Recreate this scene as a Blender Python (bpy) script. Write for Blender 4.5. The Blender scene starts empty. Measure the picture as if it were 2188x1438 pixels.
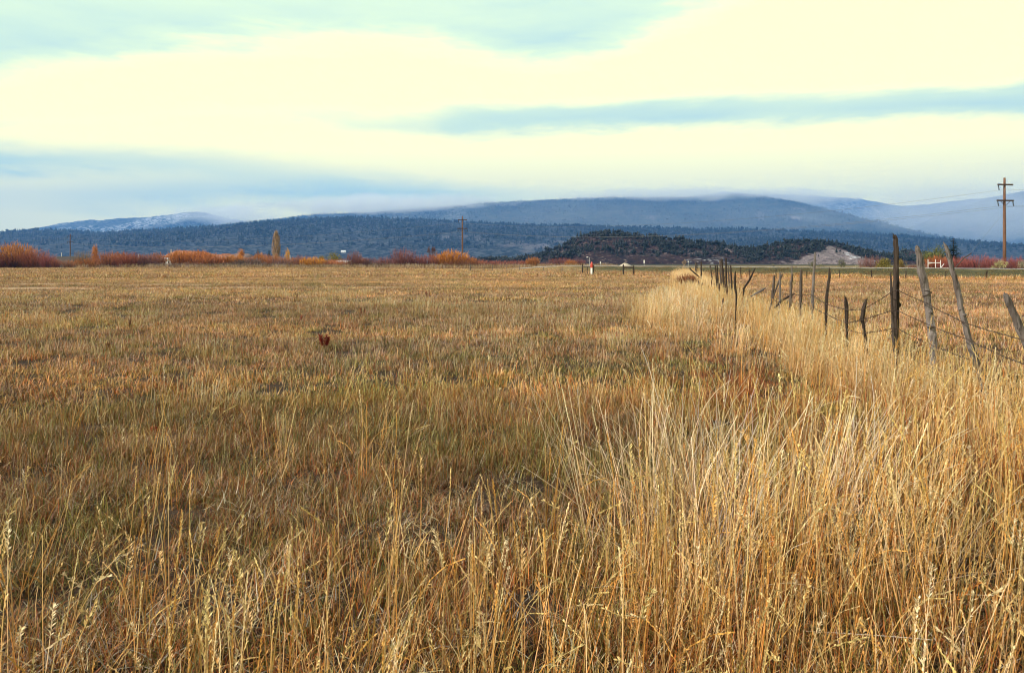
import bpy, math, random
import numpy as np
from mathutils import Vector, Matrix

random.seed(7)
RNG = np.random.default_rng(11)
S = bpy.context.scene
COL = S.collection
R = math.radians

# ------------------------------------------------------------------ camera
FPX, W, H, HORIZON, EYE = 1702.0, 2188.0, 1438.0, 560.0, 1.6
cam = bpy.data.cameras.new('camera')
camo = bpy.data.objects.new('camera', cam)
COL.objects.link(camo)
cam.lens = 36.0 * FPX / W
cam.sensor_width = 36.0
cam.sensor_fit = 'HORIZONTAL'
cam.clip_start = 0.05
cam.clip_end = 40000
camo.location = (0, 0, EYE)
camo.rotation_euler = (math.pi / 2, 0, 0)
cam.shift_y = -(H / 2 - HORIZON) / W
S.camera = camo


def ray(px, py):
    u = (px - W / 2) / FPX
    return Vector((u, 1.0, (HORIZON - py) / FPX))


def P(px, py, d):
    """world point on the line of sight of a photo pixel, at ground distance d ahead"""
    r = ray(px, py)
    k = d / r.y
    return Vector((r.x * k, d, EYE + r.z * k))


# ------------------------------------------------------------------ numpy noise
def _hash(ix, iy, seed):
    h = (ix.astype(np.int64) * 374761393 + iy.astype(np.int64) * 668265263 + seed * 1442695041) & 0xFFFFFFFF
    h = ((h ^ (h >> 13)) * 1274126177) & 0xFFFFFFFF
    return ((h ^ (h >> 16)) & 0xFFFF) / 65535.0


def vnoise(x, y, seed=0):
    x = np.asarray(x, float); y = np.asarray(y, float)
    ix, iy = np.floor(x), np.floor(y)
    fx, fy = x - ix, y - iy
    fx = fx * fx * (3 - 2 * fx); fy = fy * fy * (3 - 2 * fy)
    a = _hash(ix, iy, seed); b = _hash(ix + 1, iy, seed)
    c = _hash(ix, iy + 1, seed); d = _hash(ix + 1, iy + 1, seed)
    return (a * (1 - fx) + b * fx) * (1 - fy) + (c * (1 - fx) + d * fx) * fy


def fbm(x, y, seed=0, octv=4):
    s = 0; a = 0.5; t = 0
    for o in range(octv):
        s = s + a * vnoise(x * 2 ** o, y * 2 ** o, seed + o * 17); t += a; a *= 0.5
    return s / t


def sstep(a, b, x):
    t = np.clip((np.asarray(x, float) - a) / (b - a), 0, 1)
    return t * t * (3 - 2 * t)


# ------------------------------------------------------------------ object helpers
def tag(o, label=None, cat=None, group=None, kind=None):
    if label: o['label'] = label
    if cat: o['category'] = cat
    if group: o['group'] = group
    if kind: o['kind'] = kind
    return o


def link(o, parent=None):
    COL.objects.link(o)
    if parent is not None: o.parent = parent
    return o


def empty(name, loc=(0, 0, 0), rz=0.0):
    o = bpy.data.objects.new(name, None)
    o.empty_display_size = 0.2
    o.location = loc; o.rotation_euler = (0, 0, rz)
    return link(o)


class Buf:
    """collects vertices, faces and vertex colours for one mesh"""
    def __init__(s):
        s.v = []; s.f = []; s.c = []; s.n = 0

    def add(s, v, f, c=None):
        v = np.asarray(v, float).reshape(-1, 3)
        s.v.append(v)
        s.f += [tuple(int(i) + s.n for i in q) for q in f]
        if c is None: c = (1, 1, 1)
        c = np.asarray(c, float)
        if c.ndim == 1: c = np.tile(c, (len(v), 1))
        s.c.append(c)
        s.n += len(v)

    def mesh(s, name, mat, smooth=False):
        me = bpy.data.meshes.new(name)
        v = np.concatenate(s.v)
        me.from_pydata(v.tolist(), [], s.f)
        a = me.color_attributes.new('col', 'FLOAT_COLOR', 'POINT')
        c = np.concatenate([np.concatenate(s.c), np.ones((len(v), 1))], 1).astype(np.float32)
        a.data.foreach_set('color', c.ravel())
        if mat: me.materials.append(mat)
        if smooth: me.polygons.foreach_set('use_smooth', [True] * len(me.polygons))
        me.update()
        return me

    def obj(s, name, mat, parent=None, smooth=False):
        return link(bpy.data.objects.new(name, s.mesh(name, mat, smooth)), parent)


def box(b, cx, cy, cz, sx, sy, sz, rot=None):
    v = np.array([[x * sx / 2, y * sy / 2, z * sz / 2] for z in (-1, 1) for y in (-1, 1) for x in (-1, 1)])
    if rot is not None: v = v @ np.array(rot.to_3x3()).T
    v = v + np.array([cx, cy, cz])
    b.add(v, [(0, 2, 3, 1), (4, 5, 7, 6), (0, 1, 5, 4), (2, 6, 7, 3), (0, 4, 6, 2), (1, 3, 7, 5)])


def tube(b, pts, rad, sides=6, col=None, cap=True, rough=0.0, seed=0):
    """tube along points with a radius at each, optional uneven girth"""
    pts = [Vector(p) for p in pts]
    n = len(pts)
    if not hasattr(rad, '__len__'): rad = [rad] * n
    rn = random.Random(seed)
    V = []; ref = Vector((0.31, 0.83, 0.1))
    lob = [1 + rough * rn.uniform(-1, 1) for _ in range(sides)]
    for i, p in enumerate(pts):
        t = (pts[min(i + 1, n - 1)] - pts[max(i - 1, 0)]).normalized()
        a = t.cross(ref)
        if a.length < 0.05: a = t.cross(Vector((1, 0, 0)))
        a.normalize(); c = t.cross(a)
        for k in range(sides):
            g = 2 * math.pi * k / sides
            rr = rad[i] * lob[k] * (1 + 0.5 * rough * rn.uniform(-1, 1))
            V.append(p + (a * math.cos(g) + c * math.sin(g)) * rr)
    F = [(i * sides + k, i * sides + (k + 1) % sides, (i + 1) * sides + (k + 1) % sides, (i + 1) * sides + k)
         for i in range(n - 1) for k in range(sides)]
    if cap:
        F.append(tuple(range(sides))[::-1]); F.append(tuple((n - 1) * sides + k for k in range(sides)))
    if col is not None and hasattr(col, 'ndim') and col.ndim == 2: col = np.repeat(col, sides, 0)
    b.add([tuple(x) for x in V], F, col)


# ------------------------------------------------------------------ materials
def nt(name):
    m = bpy.data.materials.new(name); m.use_nodes = True
    t = m.node_tree; t.nodes.clear()
    return m, t, (lambda k, **kw: mk(t, k, **kw))


def mk(t, k, **kw):
    n = t.nodes.new(k)
    for a, v in kw.items(): setattr(n, a, v)
    return n


def mixc(N, L, fac, a, b, mode='MIX'):
    m = N('ShaderNodeMix', data_type='RGBA', blend_type=mode)
    for s, v in ((0, fac), (6, a), (7, b)):
        if hasattr(v, 'node'): L(v, m.inputs[s])
        elif hasattr(v, '__len__'): m.inputs[s].default_value = (*v[:3], 1)
        else: m.inputs[s].default_value = v
    return m.outputs[2]


def ramp(N, L, fac, stops, interp='LINEAR'):
    r = N('ShaderNodeValToRGB'); r.color_ramp.interpolation = interp
    e = r.color_ramp.elements
    while len(e) < len(stops): e.new(0.5)
    for x, (p, c) in zip(e, stops):
        x.position = p
        x.color = (c, c, c, 1) if not hasattr(c, '__len__') else (*c, 1)
    L(fac, r.inputs[0])
    return r.outputs[0]


def math_(N, L, op, a, b=0.0, c=None, clamp=False):
    m = N('ShaderNodeMath', operation=op); m.use_clamp = clamp
    for i, v in enumerate((a, b) if c is None else (a, b, c)):
        if hasattr(v, 'node'): L(v, m.inputs[i])
        else: m.inputs[i].default_value = v
    return m.outputs[0]


def noise(N, L, vec, scale, detail=4, rough=0.55, dist=0.0):
    n = N('ShaderNodeTexNoise'); n.inputs['Scale'].default_value = scale
    n.inputs['Detail'].default_value = detail; n.inputs['Roughness'].default_value = rough
    n.inputs['Distortion'].default_value = dist
    if vec is not None: L(vec, n.inputs['Vector'])
    return n.outputs[0]


def mapping(N, L, vec, scale=(1, 1, 1), loc=(0, 0, 0)):
    m = N('ShaderNodeMapping'); m.inputs['Scale'].default_value = scale; m.inputs['Location'].default_value = loc
    L(vec, m.inputs[0])
    return m.outputs[0]


def grass_material(name, trans=0.3, tinted=True, objcol=False):
    m, t, N = nt(name); L = t.links.new
    a = N('ShaderNodeAttribute', attribute_name='col')
    c = a.outputs['Color']
    if tinted:
        ti = N('ShaderNodeAttribute', attribute_type='INSTANCER', attribute_name='tint')
        c = mixc(N, L, 1.0, c, ti.outputs['Color'], 'MULTIPLY')
    if objcol:
        oi = N('ShaderNodeObjectInfo')
        c = mixc(N, L, 1.0, c, oi.outputs['Color'], 'MULTIPLY')
    p = N('ShaderNodeBsdfPrincipled'); p.inputs['Roughness'].default_value = 0.55
    p.inputs['Specular IOR Level'].default_value = 0.25
    L(c, p.inputs['Base Color'])
    tr = N('ShaderNodeBsdfTranslucent'); L(c, tr.inputs['Color'])
    mx = N('ShaderNodeMixShader'); mx.inputs[0].default_value = trans
    L(p.outputs[0], mx.inputs[1]); L(tr.outputs[0], mx.inputs[2])
    o = N('ShaderNodeOutputMaterial'); L(mx.outputs[0], o.inputs[0])
    return m


def wood_material(name, light, dark, crack=0.7, zs=1.0, bump=0.6):
    m, t, N = nt(name); L = t.links.new
    tc = N('ShaderNodeTexCoord').outputs['Object']
    v1 = mapping(N, L, tc, (14, 14, 1.2 * zs)); v2 = mapping(N, L, tc, (60, 60, 2.2 * zs))
    n1 = noise(N, L, v1, 1.0, 5, 0.6, 0.4); n2 = noise(N, L, v2, 1.0, 4, 0.65, 0.3)
    n3 = noise(N, L, tc, 2.3, 3)
    base = mixc(N, L, ramp(N, L, n1, [(0.32, 0), (0.66, 1)]), dark, light)
    base = mixc(N, L, ramp(N, L, n3, [(0.4, 0), (0.7, 0.6)]), base, tuple(x * 0.75 for x in dark))
    ck = ramp(N, L, n2, [(0.36, 1), (0.44, 0)])
    base = mixc(N, L, math_(N, L, 'MULTIPLY', ck, crack), base, tuple(x * 0.25 for x in dark))
    p = N('ShaderNodeBsdfPrincipled'); p.inputs['Roughness'].default_value = 0.85
    p.inputs['Specular IOR Level'].default_value = 0.2
    L(base, p.inputs['Base Color'])
    b = N('ShaderNodeBump'); b.inputs['Strength'].default_value = bump; b.inputs['Distance'].default_value = 0.02
    L(n2, b.inputs['Height']); L(b.outputs[0], p.inputs['Normal'])
    o = N('ShaderNodeOutputMaterial'); L(p.outputs[0], o.inputs[0])
    return m


def plain(name, col, rough=0.7, metal=0.0, var=0.15, scale=6.0):
    m, t, N = nt(name); L = t.links.new
    tc = N('ShaderNodeTexCoord').outputs['Object']
    n = noise(N, L, tc, scale, 5)
    c = mixc(N, L, n, tuple(x * (1 - var) for x in col), tuple(min(1, x * (1 + var)) for x in col))
    p = N('ShaderNodeBsdfPrincipled'); p.inputs['Roughness'].default_value = rough; p.inputs['Metallic'].default_value = metal
    L(c, p.inputs['Base Color'])
    o = N('ShaderNodeOutputMaterial'); L(p.outputs[0], o.inputs[0])
    return m


M_GRASS = grass_material('dry_grass', 0.20)
M_PLANT = grass_material('dry_plant', 0.2, tinted=False)
M_SHRUB = grass_material('shrub_twigs', 0.25, tinted=False, objcol=True)
M_TREE = grass_material('needle_tree', 0.1)
M_WOOD_DARK = wood_material('dark_weathered_wood', (0.075, 0.054, 0.040), (0.018, 0.011, 0.008), 0.7)
M_WOOD_GREY = wood_material('grey_weathered_wood', (0.24, 0.205, 0.185), (0.085, 0.066, 0.056), 0.8)
M_WOOD_MID = wood_material('brown_grey_weathered_wood', (0.14, 0.108, 0.088), (0.038, 0.027, 0.021), 0.75)
M_POLE = wood_material('creosote_pole_wood', (0.25, 0.13, 0.072), (0.11, 0.055, 0.034), 0.4, 0.15, 0.2)
M_ARM = wood_material('crossarm_wood', (0.10, 0.06, 0.04), (0.04, 0.025, 0.018), 0.3)
M_WIRE = plain('rusty_wire', (0.07, 0.042, 0.03), 0.6, 0.5)
M_CABLE = plain('dull_aluminium_cable', (0.16, 0.16, 0.16), 0.5, 0.3)
M_INSUL = plain('dark_insulator', (0.02, 0.022, 0.025), 0.25)
M_WHITE = plain('white_paint', (0.78, 0.77, 0.74), 0.5, 0, 0.06)
M_STEEL = plain('galvanised_steel', (0.42, 0.43, 0.44), 0.45, 0.7)
M_RED = plain('red_paint', (0.50, 0.05, 0.025), 0.5)
M_GREY_ROOF = plain('pale_metal_roof', (0.62, 0.62, 0.62), 0.4, 0.2)
M_GLASS_DARK = plain('dark_window_glass', (0.03, 0.035, 0.04), 0.1)
M_LENS = plain('lamp_lens', (0.7, 0.7, 0.66), 0.2)

# ------------------------------------------------------------------ setting: shared ground functions
RP = np.array([14.0, 143.0]); RQ = np.array([53.0, 83.0])
RD = (RQ - RP) / np.linalg.norm(RQ - RP); RN = np.array([-RD[1], RD[0]])   # RN points away from the viewer side
if RN[1] < 0: RN = -RN
ROAD_Z = 0.87


def road_dist(x, y):
    return (np.asarray(x) - RP[0]) * RN[0] + (np.asarray(y) - RP[1]) * RN[1]


def gz(x, y):
    x = np.asarray(x, float); y = np.asarray(y, float)
    d = np.abs(road_dist(x, y))
    z = ROAD_Z * (1 - sstep(4.6, 13.0, d)) * sstep(-6, 12, x)
    und = (fbm(x / 9, y / 9, 3, 3) - 0.5) * 0.16 + (fbm(x / 1.7, y / 1.7, 5, 2) - 0.5) * 0.07
    return z + und * sstep(3.5, 8, d)


FY = [0, 6.5, 9.5, 11.3, 12.3, 17.5, 21.5, 30, 40, 54, 65, 94, 112]
FX = [4.4, 4.8, 5.1, 5.0, 5.2, 6.5, 7.0, 8.1, 10.4, 13.5, 15.4, 21.6, 25.0]


def fence_x(y): return np.interp(y, FY, FX)


# ground: one sheet out to the hills, finer near the viewer
def axis(lo, hi, a, dt):
    t0, t1 = math.asinh(lo / a), math.asinh(hi / a)
    n = int((t1 - t0) / dt)
    return a * np.sinh(np.linspace(t0, t1, n))


gx = axis(-12400, 12400, 2.5, 0.035)
gy = np.concatenate([axis(-1500, -0.5, 2.5, 0.08), axis(0, 12600, 2.5, 0.03)])
GX, GY = np.meshgrid(gx, gy)
GZ = gz(GX, GY)
nx_, ny_ = len(gx), len(gy)
me = bpy.data.meshes.new('ground')
idx = np.arange(nx_ * ny_).reshape(ny_, nx_)
F = np.stack([idx[:-1, :-1], idx[:-1, 1:], idx[1:, 1:], idx[1:, :-1]], -1).reshape(-1, 4)
me.from_pydata(np.stack([GX, GY, GZ], -1).reshape(-1, 3).tolist(), [], F.tolist())
me.polygons.foreach_set('use_smooth', [True] * len(me.polygons))


SOIL = [(-38, 50, 7, 3.5), (-28.5, 48, 5, 2.2), (-18.0, 49, 5.5, 3.0), (-33, 57, 6, 2.5), (-9, 51, 4, 1.6), (-23, 55, 4, 2)]


def soil_mask(x, y):
    m = 0
    for cx, cy, ax, ay in SOIL:
        r = np.sqrt(((x - cx) / ax) ** 2 + ((y - cy) / ay) ** 2)
        m = np.maximum(m, 1 - sstep(0.55, 1.1, r + (fbm(x / 1.6, y / 1.1, 41, 3) - 0.5) * 1.1))
    return m


def verge_mask(x, y):
    d = road_dist(x, y)
    return sstep(-12, -9, d) * (1 - sstep(-5.2, -4.4, d)) * sstep(8, 16, np.asarray(x))


gcol = np.ones((ny_, nx_, 3)) * np.array([0.055, 0.035, 0.022])  # near soil colour deepened to paint in shade between the stems
pn = fbm(GX / 5, GY / 5, 8, 4)[..., None]
gcol = gcol * (0.7 + 0.6 * pn)
far = sstep(20, 90, np.hypot(GX, GY))[..., None]
gcol = gcol * (1 - far) + far * np.array([0.29, 0.20, 0.085]) * (0.75 + 0.5 * pn)
sm = soil_mask(GX, GY)[..., None]
gcol = gcol * (1 - sm) + sm * np.array([0.52, 0.34, 0.20])
vm = verge_mask(GX, GY)[..., None]
gcol = gcol * (1 - vm) + vm * np.array([0.09, 0.085, 0.04])
fv = sstep(240, 420, GY)[..., None]
gcol = gcol * (1 - fv) + fv * np.array([0.07, 0.065, 0.04]) * (0.6 + 0.8 * fbm(GX / 60, GY / 60, 9, 3)[..., None])
ca = me.color_attributes.new('col', 'FLOAT_COLOR', 'POINT')
ca.data.foreach_set('color', np.concatenate([gcol.reshape(-1, 3), np.ones((nx_ * ny_, 1))], 1).astype(np.float32).ravel())


def ground_material():
    m, t, N = nt('field_soil'); L = t.links.new
    a = N('ShaderNodeAttribute', attribute_name='col')
    tc = N('ShaderNodeTexCoord').outputs['Object']
    n1 = noise(N, L, tc, 9.0, 6, 0.65); n2 = noise(N, L, tc, 1.1, 5, 0.6)
    c = mixc(N, L, 1.0, a.outputs['Color'], ramp(N, L, n1, [(0.3, 0.5), (0.7, 1.35)]), 'MULTIPLY')
    c = mixc(N, L, 1.0, c, ramp(N, L, n2, [(0.3, 0.75), (0.7, 1.2)]), 'MULTIPLY')
    p = N('ShaderNodeBsdfPrincipled'); p.inputs['Roughness'].default_value = 0.95
    p.inputs['Specular IOR Level'].default_value = 0.1
    L(c, p.inputs['Base Color'])
    b = N('ShaderNodeBump'); b.inputs['Strength'].default_value = 0.8; b.inputs['Distance'].default_value = 0.05
    L(n1, b.inputs['Height']); L(b.outputs[0], p.inputs['Normal'])
    o = N('ShaderNodeOutputMaterial'); L(p.outputs[0], o.inputs[0])
    return m


me.materials.append(ground_material())
tag(link(bpy.data.objects.new('ground', me)), 'flat dry pasture ground under the grass reaching to the hills', kind='structure')

# road on its low embankment
def strip(name, mat, off0, off1, z, a0=-22, a1=150, step=4.0):
    b = Buf(); n = int((a1 - a0) / step); v = []
    for i in range(n + 1):
        s = a0 + (a1 - a0) * i / n
        for off in (off0, off1):
            q = RP + RD * s + RN * off
            v.append((q[0], q[1], float(sstep(-6, 12, q[0])) * ROAD_Z + z - ROAD_Z))
    b.add(v, [(2 * i, 2 * i + 1, 2 * i + 3, 2 * i + 2) for i in range(n)])
    return b.obj(name, mat)


tag(strip('road', plain('pale_worn_asphalt', (0.42, 0.40, 0.37), 0.9, 0, 0.2, 0.7), -3.4, 3.4, ROAD_Z + 0.03), 'pale straight road on a low bank across the field', kind='structure')
tag(strip('road_shoulder', plain('gravel_shoulder', (0.50, 0.44, 0.36), 0.95, 0, 0.35, 3.0), -4.5, -3.4, ROAD_Z + 0.012), 'light gravel shoulder along the near edge of the road', kind='structure')
tag(strip('road_line', M_WHITE, -3.15, -3.0, ROAD_Z + 0.036), 'white edge line painted on the road', kind='structure')

# ------------------------------------------------------------------ hills
def hill_material(name, dark, mid, pale, scale, pale_amt=0.62, mid_amt=0.5, snow=0.0):
    m, t, N = nt(name); L = t.links.new
    g = N('ShaderNodeNewGeometry').outputs['Position']
    n1 = noise(N, L, g, 0.022 * scale, 7, 0.68, 0.4)
    n2 = noise(N, L, mapping(N, L, g, (1, 1, 2.2)), 0.05 * scale, 7, 0.7)
    n3 = noise(N, L, g, 0.25 * scale, 4, 0.7)
    c = mixc(N, L, ramp(N, L, n1, [(mid_amt - 0.06, 0), (mid_amt + 0.12, 1)]), dark, mid)
    c = mixc(N, L, ramp(N, L, n2, [(pale_amt, 0), (pale_amt + 0.07, 1)]), c, pale)
    c = mixc(N, L, 1.0, c, ramp(N, L, n3, [(0.3, 0.45), (0.7, 1.5)]), 'MULTIPLY')
    a = N('ShaderNodeAttribute', attribute_name='col')
    sx = N('ShaderNodeSeparateColor'); L(a.outputs['Color'], sx.inputs[0])
    # red: rock face   green: snow   (painted where the hill is bare rock or snowed on)
    n4 = noise(N, L, mapping(N, L, g, (1, 1, 0.35)), 0.12 * scale, 6, 0.65, 0.8)
    rock = mixc(N, L, ramp(N, L, n4, [(0.35, 0), (0.62, 1)]), (0.085, 0.066, 0.064), (0.29, 0.235, 0.225))
    n6 = noise(N, L, mapping(N, L, g, (1, 1, 0.3)), 0.035 * scale, 5, 0.7, 1.0)
    rm = math_(N, L, 'MULTIPLY', sx.outputs[0], ramp(N, L, n6, [(0.36, 0.15), (0.50, 1)]))
    c = mixc(N, L, rm, c, rock)
    n5 = noise(N, L, g, 0.035 * scale, 6, 0.7)
    sn = math_(N, L, 'MULTIPLY', sx.outputs[1], ramp(N, L, n5, [(0.48, 0), (0.56, 1)]))
    c = mixc(N, L, sn, c, (0.75, 0.78, 0.80))
    p = N('ShaderNodeBsdfPrincipled'); p.inputs['Roughness'].default_value = 0.95
    p.inputs['Specular IOR Level'].default_value = 0.05
    L(c, p.inputs['Base Color'])
    o = N('ShaderNodeOutputMaterial'); L(p.outputs[0], o.inputs[0])
    return m


def build_hill(name, label, prof, D, depth, mat, seed, amp, cols=500, rows=46, wl=None, rag=0.012, paint=None, ext=900, base=0.0, shape=0.85):
    """ridge with a real front and back slope whose crest runs at ground distance D; returns a sampler for its surface"""
    px = np.array([p[0] for p in prof], float); py = np.array([p[1] for p in prof], float)
    crest = [P(a, b, D) for a, b in prof]
    cx = np.array([c.x for c in crest]); cz = np.array([c.z for c in crest])
    x0, x1 = cx[0], cx[-1]
    xs = np.linspace(x0, x1, cols)
    zc = np.interp(xs, cx, cz)
    # soften the corners of the traced profile
    k = max(3, cols // 90); ker = np.hanning(2 * k + 1); ker /= ker.sum()
    zc = np.convolve(np.pad(zc, k, mode='edge'), ker, 'valid')
    hmax = max(zc.max(), 1)
    wl = wl or depth * 0.35
    zc = zc + (fbm(xs / (wl * 0.5), xs * 0 + seed, seed, 5) - 0.5) * hmax * rag * 4
    zc = np.maximum(zc, base)
    s = np.concatenate([np.linspace(0, 1, rows), 1 + np.linspace(0, 1, rows // 2)[1:]])
    X, SS = np.meshgrid(xs, s)
    Z0 = np.broadcast_to(zc, X.shape)
    Y = np.where(SS <= 1, D - depth * (1 - SS), D + depth * 0.8 * (SS - 1))
    f = np.where(SS <= 1, np.clip(SS, 0, 1) ** shape, 1 - sstep(0, 1, SS - 1))
    env = np.clip(np.sin(np.clip(SS, 0, 1) * math.pi), 0, 1)
    rid = 1 - np.abs(2 * fbm(X / wl + 0.25 * np.sin(Y / wl), Y / (wl * 2.6), seed + 3, 5) - 1)
    Z = Z0 * f + (rid - 0.75) * amp * env * np.clip(Z0 / hmax, 0.15, 1)
    Z = Z + (fbm(X / (wl * 0.12), Y / (wl * 0.12), seed + 9, 3) - 0.5) * amp * 0.15 * np.clip(SS, 0, 1)
    Z = np.where(SS <= 0, base - 3, Z); Z = np.where(SS >= 1.999, base - 3, Z)
    n, mm = X.shape
    me = bpy.data.meshes.new(name)
    idx = np.arange(n * mm).reshape(n, mm)
    F = np.stack([idx[:-1, :-1], idx[:-1, 1:], idx[1:, 1:], idx[1:, :-1]], -1).reshape(-1, 4)
    me.from_pydata(np.stack([X, Y, Z], -1).reshape(-1, 3).tolist(), [], F.tolist())
    me.polygons.foreach_set('use_smooth', [True] * len(me.polygons))
    c = np.zeros((n, mm, 4)); c[..., 3] = 1
    if paint is not None:
        PX = X / Y * FPX / 1.0 + W / 2
        PY = HORIZON - (Z - EYE) / Y * FPX
        rk, sn = paint(PX, PY, X, Y, Z, SS)
        c[..., 0] = rk; c[..., 1] = sn
    ca = me.color_attributes.new('col', 'FLOAT_COLOR', 'POINT')
    ca.data.foreach_set('color', c.astype(np.float32).ravel())
    me.materials.append(mat)
    tag(link(bpy.data.objects.new(name, me)), label, kind='structure')
    return X, Y, Z, SS, c


M_BUTTE = hill_material('juniper_hill_soil', (0.012, 0.011, 0.014), (0.040, 0.023, 0.023), (0.20, 0.145, 0.12), 5.0, 0.57, 0.44)
M_RIDGE = hill_material('forest_ridge_soil', (0.006, 0.010, 0.014), (0.014, 0.015, 0.016), (0.10, 0.08, 0.075), 1.6, 0.67, 0.54)
M_FAR = hill_material('far_mountain_soil', (0.012, 0.026, 0.022), (0.07, 0.065, 0.045), (0.38, 0.34, 0.27), 0.7, 0.62, 0.50)
M_SNOWY = hill_material('snowy_mountain_soil', (0.012, 0.026, 0.024), (0.05, 0.055, 0.045), (0.42, 0.43, 0.43), 0.8, 0.64, 0.50)


def blob(PX, PY, cx, cy, rx, ry):
    return 1 - sstep(0.6, 1.15, np.sqrt(((PX - cx) / rx) ** 2 + ((PY - cy) / ry) ** 2))


def paint_cliff(PX, PY, X, Y, Z, SS):
    # bare pale face between the wooded shoulder and the crest line
    n = (fbm(X / 9, Z / 5, 77, 4) - 0.5)
    a = sstep(0, 14, PX - (1766 - (PY - 527) * 2.3) + n * 34) * (1 - sstep(0, 12, PX - (1760 + (PY - 520) * 2.5) + n * 20)) * sstep(524, 529, PY + n * 10)
    b = blob(PX, PY, 1700, 561, 55, 5) * sstep(0.5, 0.6, fbm(X / 3, Y / 6, 5, 3))
    c_ = 0.6 * blob(PX, PY, 1845, 548, 50, 14) * sstep(0.56, 0.60, fbm(X / 4, Z / 1.2, 6, 3))
    return np.clip(a + 0.8 * b, 0, 1), np.clip(c_, 0, 1)


def paint_butte(PX, PY, X, Y, Z, SS):
    a = blob(PX, PY, 1570, 533, 26, 7) + blob(PX, PY, 1480, 540, 28, 5) * 0.7 + blob(PX, PY, 1335, 535, 20, 5) * 0.6 + blob(PX, PY, 1400, 545, 40, 3) * .5
    n = sstep(0.45, 0.6, fbm(X / 5, Z / 2.0, 55, 4))
    return np.clip(a * (0.35 + n), 0, 1) * 0.75, blob(PX, PY, 1520, 557, 60, 7) * 0.35 * sstep(.55, .62, fbm(X / 3, Z / 1.0, 56, 3))


def paint_far(PX, PY, X, Y, Z, SS):
    a = blob(PX, PY, 1700, 458, 34, 15) + 0.5 * blob(PX, PY, 1625, 462, 14, 10) + 0.6 * blob(PX, PY, 1395, 465, 16, 4)
    n = sstep(0.42, 0.55, fbm(X / 60, Z / 60, 31, 4))
    return np.clip(a * n, 0, 1), 0.15 * (PX < 1000) + 0 * PX


def paint_snow(PX, PY, X, Y, Z, SS):
    return 0 * PX, 0.16 + 0.62 * sstep(0.4, 1.0, SS) * sstep(.40, .60, fbm(X / 420, Y / 700, 35, 4))


def paint_ridge(PX, PY, X, Y, Z, SS):
    n = sstep(0.5, 0.62, fbm(X / 50, Z / 18, 33, 4))
    a = blob(PX, PY, 980, 515, 60, 14) * n * 0.5 + blob(PX, PY, 1150, 525, 90, 18) * n * 0.5
    return np.clip(a, 0, 1), 0.10 + 0 * PX


ridgeA = build_hill('forested_ridge', 'long dark blue wooded ridge behind the brush and the fields',
                    [(-1500, 500), (-800, 492), (-300, 505), (0, 500), (60, 493), (120, 490), (180, 497), (240, 499), (300, 494), (360, 489), (420, 487), (500, 484), (560, 475), (620, 470), (680, 468), (740, 466), (800, 466), (860, 468), (920, 471), (990, 475), (1060, 478), (1130, 481), (1200, 482), (1300, 485), (1400, 487), (1500, 490), (1560, 489), (1650, 492), (1750, 497), (1830, 499), (1870, 503), (1920, 510), (1980, 518), (2040, 527), (2100, 533), (2188, 538), (2500, 540), (3000, 548), (3500, 556)],
                    3700, 1500, M_RIDGE, 21, 36, 760, 50, 500, 0.006, paint_ridge)
ridgeB = build_hill('mountain', 'broad blue mountain with a rounded shoulder under the cloud',
                    [(250, 500), (420, 490), (560, 475), (640, 463), (700, 457), (760, 455), (850, 450), (940, 443), (1000, 438), (1100, 430), (1200, 425), (1300, 423), (1400, 422), (1480, 420), (1560, 416), (1620, 418), (1680, 428), (1720, 436), (1760, 452), (1800, 470), (1850, 490), (1900, 508), (1950, 530), (2010, 556)],
                    6800, 2500, M_FAR, 5, 110, 560, 50, 930, 0.008, paint_far)
build_hill('snowy_mountain', 'snow dusted mountain half hidden by low cloud over the dark ridge',
           [(-1200, 520), (-600, 512), (-200, 506), (0, 499), (60, 490), (150, 478), (250, 470), (330, 462), (390, 452), (440, 452), (480, 462), (530, 473), (620, 482), (760, 500), (900, 540), (960, 556)],
           7800, 2000, M_SNOWY, 9, 130, 460, 46, 700, 0.034, paint_snow)
build_hill('valley_side_mountain', 'pale hazy mountain slope rising beyond the tall spruce and the utility pole',
           [(1870, 556), (1930, 505), (1960, 492), (2000, 468), (2050, 448), (2100, 430), (2188, 408), (2400, 380), (2700, 372), (3100, 390), (3600, 440)],
           8300, 2500, M_FAR, 13, 120, 420, 46, 700, 0.012, lambda PX, PY, X, Y, Z, SS: (blob(PX, PY, 2030, 463, 30, 3) * .8 + blob(PX, PY, 2080, 490, 18, 3) * .7, 0.12 + 0 * PX))
build_hill('distant_mountain', 'very pale distant mountain closing the misty valley',
           [(1200, 470), (1400, 430), (1550, 412), (1640, 415), (1700, 417), (1760, 420), (1830, 426), (1880, 433), (1930, 440), (1985, 438), (2040, 428), (2120, 420), (2188, 412), (2400, 420), (2700, 450)],
           10300, 2400, M_FAR, 17, 170, 420, 46, 900, 0.010, lambda PX, PY, X, Y, Z, SS: (0 * PX, 0.35 + 0 * PX))
butte = build_hill('wooded_hill', 'dark rounded juniper hill with pale ledges beyond the road',
                   [(960, 562), (1050, 561), (1100, 556), (1150, 548), (1190, 534), (1215, 520), (1240, 507), (1268, 499), (1300, 497), (1340, 501), (1385, 508), (1430, 513), (1470, 517), (1515, 519), (1548, 525), (1572, 532), (1600, 539), (1640, 545), (1690, 556), (1740, 562)],
                   700, 130, M_BUTTE, 3, 7, 360, 60, 26, 0.02, paint_butte)
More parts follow.
